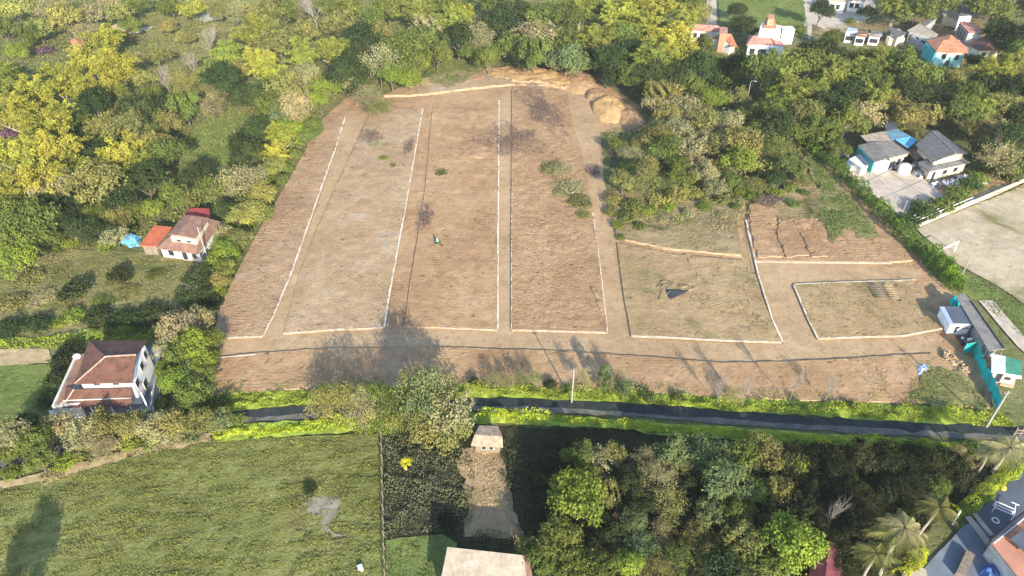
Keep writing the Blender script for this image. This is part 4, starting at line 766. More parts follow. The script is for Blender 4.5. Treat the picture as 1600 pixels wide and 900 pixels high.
# ------------------------------------------------------------------ buildings, from corner points: (u, v, height)
def tri_fan_center(pts): return sum((Vector(p) for p in pts), Vector()) / len(pts)
class Bld:
    def __init__(s, name, u, v, label, cat='house', group=None):
        g = G(u, v); s.o = tag(empty(name, g), label, cat, group); s.c = g; s.base = g.z
    def P(s, u, v, z): return G(u, v, z + s.base, False) - s.c
    def walls(s, pts, mat='white', name='wall', z0=-.3, inset=.35):
        q = [s.P(*p) for p in pts]; c = tri_fan_center(q); q = [p + (Vector((c.x - p.x, c.y - p.y, 0)).normalized() * inset) for p in q]
        mb = MB(); k = len(q); lo = [Vector((p.x, p.y, z0)) for p in q]
        for i in range(k): j = (i + 1) % k; mb.poly([lo[i], lo[j], q[j], q[i]])
        mb.poly(q); s.w = q; return mb.build(name, M[mat], s.o)
    def roof(s, faces, mat, name='roof', th=.16, parent=None, lift=.06):
        mb = MB()
        for f in faces:
            q = [s.P(*p) + Vector((0, 0, lift)) for p in f]
            n = (q[1] - q[0]).cross(q[2] - q[0])
            if n.z < 0: q = q[::-1]
            mb.slab(q, th)
        return mb.build(name, M[mat], parent or s.o)
    def ridge(s, a, b, mat='ridge', r=.11, name='ridge_cap'):
        mb = MB(); mb.tube([s.P(*a) + Vector((0, 0, .12)), s.P(*b) + Vector((0, 0, .12))], r, 5); return mb.build(name, M[mat], s.o)
    def wins(s, i, specs, name='window', mat='dark'):
        """on wall i of the last walls(): (along 0..1, middle height, width, height)"""
        a, b = s.w[i], s.w[(i + 1) % len(s.w)]; d = Vector((b.x - a.x, b.y - a.y, 0)); rz = math.atan2(d.y, d.x); L = d.length; d.normalize(); n = Vector((d.y, -d.x, 0))
        c = tri_fan_center(s.w)
        if n.dot(Vector((a.x - c.x, a.y - c.y, 0))) < 0: n = -n
        for t, z, w_, h_ in specs:
            p = Vector((a.x, a.y, 0)) + d * L * t; p.z = z
            f = MB().box(p + n * .03, (w_ + .16, .08, h_ + .16), rz).build(name + '_frame' if name == 'door' else 'window', M['offwhite'], s.o)
            if name == 'window' and w_ > .85: MB().box(p + n * .1 - Vector((0, 0, h_ / 2 + .1)), (w_ + .3, .22, .08), rz).build('sill', M['concrete'], f)
            MB().box(p + n * .06, (w_, .08, h_), rz).build('pane' if name != 'door' else 'door_leaf', M[mat], f)
    def box(s, u, v, z, dims, mat, name, rz=0, parent=None):
        p = s.P(u, v, z); return MB().box(p, dims, rz).build(name, M[mat], parent or s.o)

# white two-storey house
b = Bld('house', 165, 600, 'white two-storey house with dark red hipped tile roof, left edge')
b.walls([(121,597,5.3), (206,595,5.3), (229,536,5.3), (141,536,5.3)], 'white')
b.wins(0, [(.3, 4.6, .9, .4), (.68, 4.6, .9, .4), (.5, 1.3, 1.4, 1.6)]); b.wins(1, [(.15, 3.4, 1.0, 1.2), (.55, 3.9, 1.0, 1.2), (.85, 4.1, .9, 1.2), (.4, 1.2, 1.0, 1.4)])
b.roof([[(117,600,5.35), (207,598,5.35), (213,555,7.1), (165,558,7.1)], [(117,600,5.35), (165,558,7.1), (139,533,5.35)], [(139,533,5.35), (165,558,7.1), (213,555,7.1), (231,532,5.35)]], 'rtile')
b.ridge((165,558,7.1), (213,555,7.1)); b.ridge((165,558,7.1), (117,600,5.35)); b.ridge((165,558,7.1), (139,533,5.35), 'rtile')
b.roof([[(116,609,3.9), (206,606,3.9), (206,634,2.5), (96,637,2.5)], [(116,609,3.9), (96,637,2.5), (104,604,3.1)]], 'rtile', 'porch_roof', .12)
b.ridge((116,609,3.9), (98,636,2.5)); b.ridge((99,627,2.95), (206,623,2.95), 'offwhite', .1, 'roof_batten')
for t in (110, 140, 172, 202):
    p = b.P(t, 633, 2.5); MB().tube([(p.x, p.y, -.2), tuple(p)], .1, 6).build('porch_post', M['white'], b.o)
b.roof([[(120,553,3.0), (137,553,3.0), (112,606,3.0), (99,628,2.9), (84,633,2.9)]], 'brownsheet', 'side_roof')
b.walls([(122,556,2.9), (132,556,2.9), (114,606,2.9), (102,630,2.9), (86,631,2.9)], 'offwhite', 'side_wall', inset=.1)
pa, pb = b.P(83,633,3.3), b.P(120,552,3.3); d_ = pb - pa
MB().box(((pa + pb) / 2 - Vector((0, 0, 1.7))), (d_.length, .3, 3.5), math.atan2(d_.y, d_.x)).build('parapet', M['offwhite'], b.o)
pa, pb = b.P(80,633,3.0), b.P(124,629,3.0); d_ = pb - pa
MB().box(((pa + pb) / 2 - Vector((0, 0, 1.6))), (d_.length, .3, 3.0), math.atan2(d_.y, d_.x)).build('parapet', M['offwhite'], b.o)
b.roof([[(76,642,1.0), (124,636,1.0), (121,644,1.0), (78,648,1.0)]], 'offwhite', 'terrace_ledge', .9)
b.box(120, 557, 3.4, (.9, .6, .5), 'white', 'water_box')
def free_wall(px, h, th, mat, name, label, cat='wall'):
    P = [G(u, v) for u, v in px]; mb = MB()
    for a, c in zip(P[:-1], P[1:]):
        d = c - a; mb.box((a + c) / 2 + Vector((0, 0, h / 2 - .15)), (Vector((d.x, d.y, 0)).length + th * .98, th, h + .3), math.atan2(d.y, d.x))
    o = mb.build(name, M[mat]); tag(o, label, cat); return o
free_wall([(244,556), (256,556), (240,655)], 1.8, .25, 'grey', 'boundary_wall', 'grey boundary wall on the right of the white house yard')
free_wall([(241,622), (243,655)], 1.4, .2, 'white', 'boundary_wall', 'short white wall piece at the end of white house yard')
def pole(u, v, h, r, label, mat='pole', lamp=False, lean=(0, 0), arm=None, zoff=0, group=None):
    g = G(u, v); o = tag(empty('utility_pole' if not lamp else 'street_lamp', (g.x, g.y, g.z + zoff)), label, 'pole' if not lamp else 'lamp', group)
    MB().tube([(0, 0, -.3), (lean[0] * h, lean[1] * h, h)], [r, r * .65], 8).build('post', M[mat], o)
    if arm:
        MB().box((lean[0] * h, lean[1] * h, h * .93), (arm, .1, .1)).build('crossarm', M['wood'], o)
        for s in (-1, 0, 1): MB().tube([(lean[0] * h + s * arm * .42, lean[1] * h, h * .93 + .05), (lean[0] * h + s * arm * .42, lean[1] * h, h * .93 + .28)], .05, 6).build('insulator', M['metal'], o)
    if lamp:
        MB().tube([(0, 0, h - .1), (.5, -.2, h + .15), (1.1, -.4, h + .15)], .05, 6).build('arm', M['metal'], o); MB().box((1.2, -.44, h + .12), (.6, .25, .12), -.35).build('lamp_head', M['white'], o)
    return o
pole(237, 650, 5.0, .14, 'white pole leaning in the white house yard', 'white')
pole(893, 629, 7.2, .13, 'tall concrete pole rising from the grass band at centre', arm=.9)
pole(1541, 667, 7.6, .18, 'concrete pole at the road beside the turquoise net fence', arm=.9)
pole(1165, 166, 7.2, .14, 'thin pale pole with lamp among trees below the village', 'pole', True)
pole(1500, 436, 5.0, .10, 'thin pale pole at the right hedge by the sports ground', 'pole')
pole(1405, 345, 5.0, .10, 'thin pole in bushes at the corner of the concrete yard', 'pole')
pole(325, 406, 7.5, .14, 'pale pole at the right front corner of the farmhouse', 'pole')
pole(1541, 268, 6.5, .12, 'pale pole with lamp right of the cream shed', 'pole', True)
pole(1151, 25, 5, .1, 'short white pole standing in the pasture near salmon house', 'white')
pole(1507, 12, 6, .12, 'pole at the top of the village beside dark roof', 'pole')
pole(520, 660, 4.0, .08, 'thin bare stake near the meadow top edge', 'palebark')

# farmhouse with the red roofs
b = Bld('farmhouse', 285, 385, 'farmhouse with brown tin roofs, cream clerestory and red sheet annexes')
b.walls([(247,386,2.5), (311,394,2.5), (343,347,2.5), (294,337,2.5)], 'offwhite'); b.wins(0, [(.25, 1.3, 1.1, 1.2), (.6, 1.1, 1.0, 1.9), (.85, 1.3, 1.0, 1.1)])
b.roof([[(245,388,2.4), (309,397,2.4), (308,377,3.6), (263,371,3.6)]], 'brownsheet', 'lower_roof'); b.roof([[(309,397,2.4), (346,347,2.4), (327,342,3.4), (308,377,3.6)]], 'brownsheet', 'lower_roof')
b.walls([(266,370,4.4), (306,375,4.4), (324,343,4.4), (290,339,4.4)], 'cream', 'upper_wall', 2.4, .05)
b.wins(0, [(.3, 3.8, .9, .4), (.7, 3.8, .9, .4)])
b.roof([[(263,366,4.4), (277,367,5.0), (300,337,5.0), (288,336,4.4)], [(277,367,5.0), (306,373,4.4), (327,341,4.4), (300,337,5.0)]], 'brownsheet', 'upper_roof')
b.roof([[(291,338,3.0), (328,341,3.0), (327,326,3.1), (298,325,3.1)]], 'crimson', 'rear_roof'); b.walls([(291,338,2.9), (328,341,2.9), (327,327,2.9), (298,326,2.9)], 'offwhite', 'rear_wall', inset=.5)
b.roof([[(218,384,2.5), (244,385,2.7), (269,355,2.7), (241,352,2.5)]], 'redsheet', 'annex_roof'); b.walls([(219,383,2.4), (243,384,2.4), (267,356,2.4), (241,353,2.4)], 'wood', 'annex_wall', inset=.35)
for a, c in (((316,398,1.9), (347,349,1.9)), ((311,394,1.9), (341,345,1.9))):
    MB().tube([b.P(*a), b.P(*c)], .07, 5).build('fence_rail', M['white'], b.o)
MB().box(b.P(314,388,1.4), (.12, .12, 3.0)).build('fence_post', M['white'], b.o)
def tarp(px, label, mat='bluetarp', z=.8, name='tarpaulin', seed=1):
    P = [G(u, v) for u, v in px]; c = tri_fan_center(P); mb = MB(); n = len(P); R_ = 5; rd = random.Random(seed)
    ring = []
    for k in range(n * 3):
        i, t = k // 3, (k % 3) / 3; p = P[i].lerp(P[(i + 1) % n], t); ring.append(p)
    m = len(ring)
    for r in range(R_ + 1):
        f = 1 - r / R_
        for p in ring:
            q = c.lerp(p, f); hz = z * (1 - f ** 2.5) * (.7 + .45 * noise.noise(q * .9 + Vector((seed, 0, 0)))) + .18 * noise.noise(q * 2.1) * (f < .95); mb.v.append((q.x - c.x, q.y - c.y, max(hz, .0) + (.0 if r else -.1)))
    for r in range(R_):
        for k in range(m): a = r * m + k; b_ = r * m + (k + 1) % m; mb.f.append((a, b_, b_ + m, a + m))
    o = mb.build(name, M[mat], None, (c.x, c.y, float(H(c.x, c.y)) + .05)); tag(o, label, name.replace('_', ' ')); return o
tarp([(188,380), (192,366), (206,363), (221,370), (218,384), (203,387)], 'rumpled light blue tarpaulin left of the farmhouse', z=1.3)

# far hamlet bits at top left
b = Bld('shed', 122, 84, 'small shed with orange tile roof peeping out left of yellow bamboo', 'shed')
b.walls([(111,66,3), (124,86,3), (133,74,3), (124,60,3)], 'white'); b.roof([[(109,64,3), (123,88,2.8), (127,72,3.9), (116,60,3.9)], [(127,72,3.9), (116,60,3.9), (126,57,3), (136,72,3)]], 'otile')
for u, v, wv, lb in ((72, 84, 34, 'purple-flowering bush near the small orange-roofed shed'), (14, 216, 50, 'purple-flowering bush low on the left edge'), (125, 82, 12, 'small purple creeper on the orange-roofed shed')):
    g = G(u, v); d = depth_at(u, v) * wv / FPX / 2; bm_ = BU[1].copy(); bm_.materials.clear(); bm_.materials.append(M['purpleleaf']); o = link('flowering_bush', bm_); o.location = g; o.scale = (d, d, d * .9); tag(o, lb, 'bush')
def boulder(u, v, wpx, hf, label, mat='rock', seed=1, name='boulder', sy=.8):
    g = G(u, v); r = depth_at(u, v) * wpx / FPX / 2; bm = bmesh.new(); bmesh.ops.create_icosphere(bm, subdivisions=4, radius=1)
    for q in bm.verts:
        n = noise.fractal(q.co * 1.3 + Vector((seed * 7, 0, 0)), 1, 2, 4) * .35 + noise.noise(q.co * 5 + Vector((seed, 3, 0))) * .08; q.co *= 1 + n; q.co.x *= r; q.co.y *= r * sy; q.co.z = max(q.co.z * r * hf, -.2)
    me = bpy.data.meshes.new(name); bm.to_mesh(me); bm.free(); o = link(name, me, None, M[mat]); o.location = g; o.rotation_euler.z = seed; tag(o, label, name.replace('_', ' ')); return o
boulder(192, 45, 34, .5, 'pinkish earth mound left of the pale slabs, upper left', 'rubble', 3, 'earth_mound')
boulder(222, 48, 36, .2, 'long pale flat rock on the upper left slope', 'rock', 4, 'boulder', .4)
boulder(330, 26, 50, .12, 'broad pale rock outcrop at upper left, below bare tree', 'rock', 5)
boulder(278, 38, 24, .1, 'dark flat tarpaulin beside the pale rocks', 'slate', 6, 'tarpaulin')
pass
boulder(757, 700, 30, .35, 'small crumbled soil lump under the rubble heap', 'dirt_d', 9, 'soil_lump')
for i, (u, v, w_) in enumerate(((485, 497, 8), (505, 503, 7), (425, 410, 7), (1359, 466, 9), (1050, 470, 10), (960, 335, 10), (352, 474, 7), (1442, 578, 14))):
    boulder(u, v, w_, .6, ['white lime lump at the foot of the second plot', 'small pale stone right of the lime lump', 'pale stone on the leftmost plot', 'white stone beside the timber frames', 'brown stone at the dark pit tarpaulin', 'pale stones at corner of the dry bank', 'grey stone at the left site edge', 'pale debris lump in the corner grass'][i], 'rock' if i not in (4,) else 'dirt_c', 20 + i)

# village, left pair
b = Bld('village_house', 1112, 62, 'long white house with pink tile roof and salmon tower', group='village houses')
b.walls([(1080,45,4), (1124,49,4), (1124,40,4), (1081,37,4)], 'white'); b.wins(0, [(.15, 2, 1.2, 1.5), (.4, 2, 1.2, 1.5)])
b.roof([[(1077,46,4), (1124,50,4), (1124,41,5.2), (1078,37,5.2)]], 'ptile')
b.walls([(1125,52,6), (1136,53,6), (1136,44,6), (1126,43,6)], 'terracotta', 'tower_wall', inset=.1); b.roof([[(1124,52,6), (1137,53,6), (1137,43,6), (1125,42,6)]], 'ptile', 'tower_roof')
b.walls([(1112,62,3), (1141,71,3), (1150,70,3), (1142,55,3), (1124,55,3)], 'offwhite', 'front_wall'); b.roof([[(1110,60,3), (1135,62,3.2), (1126,54,4.4)], [(1135,62,3.2), (1141,73,3), (1152,73,3), (1143,53,4.0), (1126,54,4.4)]], 'otile', 'front_roof')
b = Bld('village_house', 1200, 70, 'white house with stepped tower above hipped pink tile roof', group='village houses')
b.walls([(1168,71,3.5), (1184,72,3.5), (1226,74,3.5), (1208,54,3.5), (1178,53,3.5)], 'white'); b.wins(0, [(.5, 1.8, 1.6, 1.6)]); b.wins(1, [(.2, 1.6, 2.4, 1.8), (.7, 1.6, 1.2, 1.4)])
b.roof([[(1166,71,3.5), (1183,70,3.5), (1177,56,5), (1170,54,4)], [(1183,70,3.5), (1207,71,3.5), (1204,58,5), (1177,56,5)], [(1207,71,3.5), (1229,74,3.5), (1210,53,4.5), (1204,58,5)]], 'ptile'); b.ridge((1204,58,5), (1212,71,3.6)); b.ridge((1183,70,3.5), (1177,56,5))
b.walls([(1186,50,6.5), (1220,52,6.5), (1221,40,6.5), (1190,34,6.5)], 'white', 'tower_wall', inset=.1); b.roof([[(1192,44,6.6), (1213,45,6.6), (1211,30,7.6), (1197,28,7.6)]], 'otile', 'tower_roof')
b.walls([(1200,30,9), (1210,30,9), (1210,23,9), (1201,22,9)], 'terracotta', 'chimney', 5, 0); b.box(1228, 55, 2.5, (4, 3, 5), 'offwhite', 'side_annex')
# village, right side
b = Bld('village_house', 1484, 100, 'aqua house with orange hipped roof and teal side wall', group='village houses')
b.walls([(1464,80,4.6), (1510,82,4.6), (1500,62,4.6), (1449,66,4.6)], 'aqua'); b.wins(0, [(.3, 3.0, 1.2, 1.5), (.78, 3.0, .9, 1.5), (.5, 1.0, 1.2, 1.8)])
b.roof([[(1463,81,4.6), (1513,83,4.6), (1483,62,6.2), (1474,63,6.2)], [(1463,81,4.6), (1474,63,6.2), (1447,63,4.6)], [(1447,63,4.6), (1474,63,6.2), (1483,62,6.2), (1486,54,4.6)], [(1486,54,4.6), (1483,62,6.2), (1513,83,4.6), (1514,76,4.6)]], 'otile')
pa, pb = b.P(1463,81,4.4), b.P(1447,67,4.4); d_ = pb - pa; MB().box((pa + pb) / 2 + Vector((-.15, -.1, -2.2)), (d_.length, .35, 4.3), math.atan2(d_.y, d_.x)).build('side_wall', M['teal'], b.o)
MB().tube([b.P(1470,84,3.9), b.P(1508,86,3.9)], .12, 5).build('balcony_rail', M['terracotta'], b.o)
b = Bld('village_house', 1515, 68, 'grey boxy house with pinkish flat roof and dark windows', group='village houses')
b.walls([(1513,50,5), (1533,50,5), (1522,36,5), (1497,36,5)], 'grey'); b.wins(3, [(.25, 3.0, 1.0, 3.0), (.5, 3.0, 1.0, 3.0), (.75, 3.0, 1.0, 3.0)]); b.wins(0, [(.6, 3, 1.2, 1.2)])
b.roof([[(1514,51,5), (1535,51,5), (1523,35,5.5), (1498,34,5.5)]], 'ptile'); pa, pb = b.P(1514,52,4.6), b.P(1535,52,4.6); MB().box((pa + pb) / 2 + Vector((0, .3, -2.2)), ((pb - pa).length, .5, 4.4), math.atan2((pb - pa).y, (pb - pa).x)).build('front_wall', M['offwhite'], b.o)
b = Bld('village_house', 1545, 85, 'low house with dark red hipped roof, right of the aqua house', group='village houses')
b.walls([(1530,78,3.3), (1562,78,3.3), (1566,70,3.3), (1543,58,3.3), (1513,68,3.3)], 'offwhite'); b.wins(0, [(.3, 1.8, 1.4, 1.3), (.7, 1.8, 1.4, 1.3)])
b.roof([[(1529,79,3.3), (1565,79,3.3), (1546,66,4.8)], [(1565,79,3.3), (1569,70,3.3), (1543,55,4.0), (1546,66,4.8)], [(1543,55,4.0), (1510,68,3.3), (1529,79,3.3), (1546,66,4.8)]], 'rtile')
b = Bld('village_house', 1508, 34, 'narrow white house with dark lean-to roof behind grey house', group='village houses')
b.walls([(1499,26,5), (1519,24,5), (1523,17,5), (1504,14,5)], 'white'); b.wins(0, [(.5, 2.6, 1.2, 1.2)]); b.roof([[(1497,26,5), (1520,24,5), (1526,16,5.8), (1504,12,5.8)]], 'darksheet')
b = Bld('village_house', 1485, 20, 'tan walled house with dark sloping roof at village top', group='village houses')
b.walls([(1474,24,3.4), (1498,30,3.4), (1502,14,3.4), (1481,10,3.4)], 'cream'); b.roof([[(1479,10,3.5), (1500,22,3.5), (1504,10,4.2), (1484,6,4.2)]], 'darksheet'); b.roof([[(1472,22,3.5), (1480,12,3.5), (1500,23,3.5), (1497,31,3.3)]], 'palesheet', 'front_roof')
b = Bld('village_house', 1442, 62, 'long grey-roofed house stepping down the slope, village middle', group='village houses')
b.walls([(1419,50,3.4), (1454,62,3.4), (1466,55,3.4), (1442,38,3.4)], 'offwhite'); b.wins(0, [(.15, 1.8, 1.1, 1.8), (.45, 1.8, 1.1, 1.8), (.75, 1.6, 1.6, 1.4)]); b.roof([[(1417,48,3.4), (1438,36,4.2), (1466,54,4.2), (1454,60,3.4)]], 'palesheet')
b.roof([[(1440,36,4.4), (1460,24,4.4), (1464,28,4.0), (1446,41,4.0)]], 'darksheet', 'rear_roof'); b.walls([(1442,37,3.9), (1460,26,3.9), (1464,28,3.9), (1446,40,3.9)], 'grey', 'rear_wall', inset=.1)
free_wall([(1420, 70), (1452, 88)], 2.6, .4, 'grey', 'retaining_wall', 'grey retaining wall leading down to the aqua house')
b = Bld('village_house', 1400, 60, 'ruined dark-roofed house with pale block wall, village left', group='village houses')
b.walls([(1390,52,3), (1402,60,3), (1416,52,3), (1404,44,3)], 'offwhite'); b.roof([[(1387,45,3.4), (1400,60,3.0), (1418,52,3.0), (1392,42,3.6)]], 'darksheet'); b.box(1398, 64, 1.2, (5, 2.2, 2.6), 'cream', 'block_wall')
for i, (u, v, lb) in enumerate(((1346, 62, 'small white house with broken brown roof among village trees'), (1368, 62, 'small white house with grey-brown roof beside ruined house'), (1330, 58, 'low shed with pale violet roof left of broken-roofed house'))):
    b = Bld('village_house', u, v, lb, group='village houses'); w_ = (9, 10, 9)[i]
    b.walls([(u - w_, v - 6, 3), (u + w_ - 2, v - 4, 3), (u + w_, v - 12, 3), (u - w_ + 3, v - 14, 3)], 'white'); b.wins(0, [(.3, 1.5, 1.2, 1.3), (.7, 1.5, 1.2, 1.3)])
    b.roof([[(u - w_ - 1, v - 6, 3), (u + w_ - 1, v - 4, 3), (u + w_ + 1, v - 9, 4), (u - w_ + 2, v - 10, 4)], [(u + w_ + 1, v - 9, 4), (u - w_ + 2, v - 10, 4), (u - w_ + 4, v - 15, 3), (u + w_ + 1, v - 13, 3)]], ('brownsheet', 'greysheet', 'lilac')[i])
for i, (u, v, lb) in enumerate(((1310, 8, 'white house with pale roof cut by the photo top edge'), (1340, 6, 'second white house at top edge, right of the first'))):
    b = Bld('village_house', u, v, lb, group='village houses'); b.walls([(u - 14, v - 6, 4), (u + 12, v - 4, 4), (u + 14, v - 14, 4), (u - 12, v - 16, 4)], 'white'); b.wins(0, [(.25, 2.2, 1.3, 1.6), (.6, 2.2, 1.3, 1.6)])
    b.roof([[(u - 15, v - 6, 4), (u + 13, v - 4, 4), (u + 15, v - 12, 5), (u - 13, v - 13, 5)]], 'palesheet')

# compound at right
b = Bld('workshop', 1380, 262, 'workshop with twin grey-brown roofs, white front and teal side', 'building')
b.walls([(1367,253,2.9), (1389,252,2.9), (1418,238,2.9), (1392,223,2.9), (1344,227,2.9)], 'white'); b.wins(1, [(.3, 1.2, 2.6, 2.0), (.7, 1.2, 1.6, 1.8)])
b.roof([[(1340,227,2.9), (1366,254,2.9), (1390,247,3.7), (1368,222,3.7)], [(1368,222,3.7), (1390,247,3.7), (1421,239,2.9), (1393,220,2.9)]], 'greysheet'); b.roof([[(1390,248,3.6), (1392,253,2.7), (1418,243,2.7), (1420,239,2.8)]], 'palesheet', 'canopy')
pa, pb = b.P(1367,254,2.8), b.P(1342,229,2.8); d_ = pb - pa; MB().box((pa + pb) / 2 + Vector((-.2, -.2, -1.3)), (d_.length, .3, 2.6), math.atan2(d_.y, d_.x)).build('side_wall', M['teal'], b.o)
b = Bld('shed', 1385, 228, 'low shed with faded blue and grey-green roof sheets', 'shed')
b.walls([(1361,224,2.8), (1392,219,2.8), (1419,230,2.8), (1432,219,2.8), (1402,204,2.8), (1347,212,2.8)], 'wood'); b.roof([[(1344,212,2.8), (1359,226,2.8), (1392,220,3.0), (1383,205,3.0)]], 'palesheet'); b.roof([[(1383,205,3.05), (1392,219,3.05), (1424,214,2.9), (1403,202,2.9)]], 'bluesheet', 'blue_roof')
b.roof([[(1398,218,3.15), (1419,232,3.0), (1434,219,3.0), (1422,213,3.1)]], 'bluetarp', 'roof_tarpaulin', .06); b.roof([[(1383,192,3.2), (1384,205,3.3), (1403,202,3.3), (1400,190,3.2)]], 'slate', 'rear_roof'); b.walls([(1384,193,3), (1385,203,3), (1402,201,3), (1400,191,3)], 'grey', 'rear_wall')
b = Bld('garden_shed', 1345, 268, 'small white shed with blue-grey ridge roof at yard corner', 'shed')
b.walls([(1347,261,2.3), (1357,258,2.3), (1343,242,2.3), (1328,247,2.3)], 'white', inset=.1); b.wins(0, [(.5, 1.0, .8, 1.6)], 'door', 'grey'); b.roof([[(1326,249,2.3), (1346,263,2.3), (1351,259,2.9), (1336,244,2.9)]], 'whitesheet'); b.roof([[(1351,259,2.9), (1336,244,2.9), (1344,241,2.3), (1359,258,2.3)]], 'slate', 'rear_slope')
b.roof([[(1322,252,1.2), (1330,262,1.2), (1336,259,1.2), (1329,250,1.2)]], 'whitesheet', 'side_bin', 1.1)
g = G(1411, 270); o = tag(empty('water_tank', g), 'white rounded water tank between workshop and cream shed', 'tank')
MB().tube([(0, 0, -.1), (0, 0, 1.7), (0, 0, 2.15), (0, 0, 2.4)], [1.35, 1.35, .95, .3], 20).build('tank_body', M['white'], o); MB().tube([(0, 0, 2.35), (0, 0, 2.55)], [.35, .33], 12).build('lid', M['grey'], o)
b = Bld('cream_building', 1485, 280, 'cream building with raised dark grey roof over a lower skirt roof', 'building')
b.walls([(1452,268,2.6), (1512,254,2.6), (1500,236,2.6), (1440,250,2.6)], 'cream', inset=.3); b.wins(0, [(.15, 1.2, .9, 1.8), (.45, 1.4, 1.3, 1.0), (.75, 1.4, 1.3, 1.0)])
b.roof([[(1450,269,2.5), (1516,254,2.5), (1508,249,3.1), (1460,259,3.1)], [(1433,254,2.9), (1450,269,2.5), (1460,259,3.1), (1452,247,3.3)]], 'darksheet', 'skirt_roof')
b.walls([(1460,251,4.3), (1507,241,4.3), (1462,207,4.3), (1434,227,4.3)], 'cream', 'upper_wall', 2.6, .3); b.roof([[(1430,227,4.3), (1459,253,4.3), (1493,240,4.9), (1456,205,4.9)], [(1456,205,4.9), (1493,240,4.9), (1512,240,4.3), (1464,204,4.5)]], 'darksheet', 'upper_roof'); b.ridge((1456,205,4.9), (1493,240,4.9), 'grey', .12)
b.roof([[(1416,236,2.4), (1432,250,2.4), (1442,245,2.6), (1428,231,2.6)]], 'brownsheet', 'rusty_canopy')
def scrap(u, v, w_, h_, n, label, mats=('metal', 'slate', 'white', 'wood', 'grey'), seed=1, sz=(.3, 1.2), top=.7, zoff=0):
    g = G(u, v); o = tag(empty('scrap_heap', (g.x, g.y, g.z + zoff)), label, 'scrap heap'); rd = random.Random(seed); d = depth_at(u, v) / FPX; mbs = {}
    for i in range(n):
        m = rd.choice(mats); x, y = rd.uniform(-1, 1) * w_ * d / 2, rd.uniform(-1, 1) * h_ * d; mb = mbs.setdefault(m, MB())
        mb.box((x, y, rd.uniform(.05, top)), (rd.uniform(*sz), rd.uniform(*sz), rd.uniform(.1, .6)), rd.uniform(0, 3), rd.uniform(-.5, .5), rd.uniform(-.5, .5))
    for m, mb in mbs.items(): mb.build({'metal': 'metal_scrap', 'slate': 'dark_scrap', 'white': 'white_scrap', 'wood': 'timber_scrap', 'grey': 'grey_scrap'}.get(m, 'scrap_piece'), M[m], o)
scrap(1436, 268, 26, 20, 60, 'dark scrap heap in the gap left of the cream building', seed=2)
scrap(1480, 288, 52, 8, 80, 'scrap heap along the front of the cream building', ('lilac', 'slate', 'grey', 'white', 'wood'), 3)
scrap(1515, 282, 40, 10, 60, 'grey scrap heap at the right end of the cream building', seed=4)
scrap(1398, 262, 14, 8, 24, 'small scrap heap beside the white water tank', seed=5)
scrap(1312, 242, 30, 10, 40, 'grey-blue scrap heap left of the white shed', ('lilac', 'slate', 'metal'), 6)
scrap(1362, 58, 36, 10, 30, 'pale rubble heap between the village ruins', ('white', 'lilac', 'grey'), 7)
scrap(1510, 535, 20, 14, 30, 'dark burnt scrap heap in front of the white container', ('slate', 'dark', 'wood'), 8, (.2, .9), .3)
scrap(1508, 533, 14, 3, 9, 'small white scrap pieces lying before the white container', ('white',), 9, (.2, .6), .3, .35)

# sports ground edge and goal
def railing():
    P = [G(1432, 355), G(1520, 318), G(1602, 282), G(1680, 250)]; o = tag(empty('low_wall', P[0]), 'pale low wall with rails along the sports ground far side', 'wall'); c = P[0]
    w_, r1, r2 = MB(), MB(), []
    for a, b in zip(P[:-1], P[1:]):
        d = b - a; L = Vector((d.x, d.y, 0)).length; rz = math.atan2(d.y, d.x); m = (a + b) / 2 - c; w_.box(m + Vector((0, 0, .2)), (L, .45, .9), rz); q = Vector((-d.y, d.x, 0)).normalized()
        r1.box(m + q * 1.0 + Vector((0, 0, .12)), (L, .9, .1), rz)
    w_.build('wall_body', M['cream'], o); r1.build('gutter_strip', M['concrete'], o)
    a, b = P[0] - c, P[1] - c; q = Vector((-(b - a).y, (b - a).x, 0)).normalized()
    for k, off in enumerate((.5, 1.4, 2.4)):
        MB().tube([a + q * off + Vector((0, 0, 1.3 - .2 * k)), a + (b - a) * (1.0 - .15 * k) + q * off + Vector((0, 0, 1.3 - .2 * k))], .07, 5).build('rail', M['white'], o)
        for j in range(5):
            p = a + (b - a) * j / 4.6 + q * off; MB().tube([p, p + Vector((0, 0, 1.3 - .2 * k))], .05, 5).build('rail_post', M['white'], o)
railing()
def goal():
    a, b = G(1461, 408), G(1490, 394); c = a; h = 2.6; o = tag(empty('goal', a), 'white goal frame on the near corner of the sports ground', 'goal'); d = b - a; q = Vector((-d.y, d.x, 0)).normalized() * -1.0
    for p in (a, b): MB().tube([p - c, p - c + Vector((0, 0, h))], .09, 6).build('post', M['white'], o)
    MB().tube([a - c + Vector((0, 0, h)), b - c + Vector((0, 0, h))], .09, 6).build('crossbar', M['white'], o)
    for p in (a, b): MB().tube([p - c + Vector((0, 0, h)), p - c - q * 1.4], .05, 5).build('stay', M['white'], o)
goal()
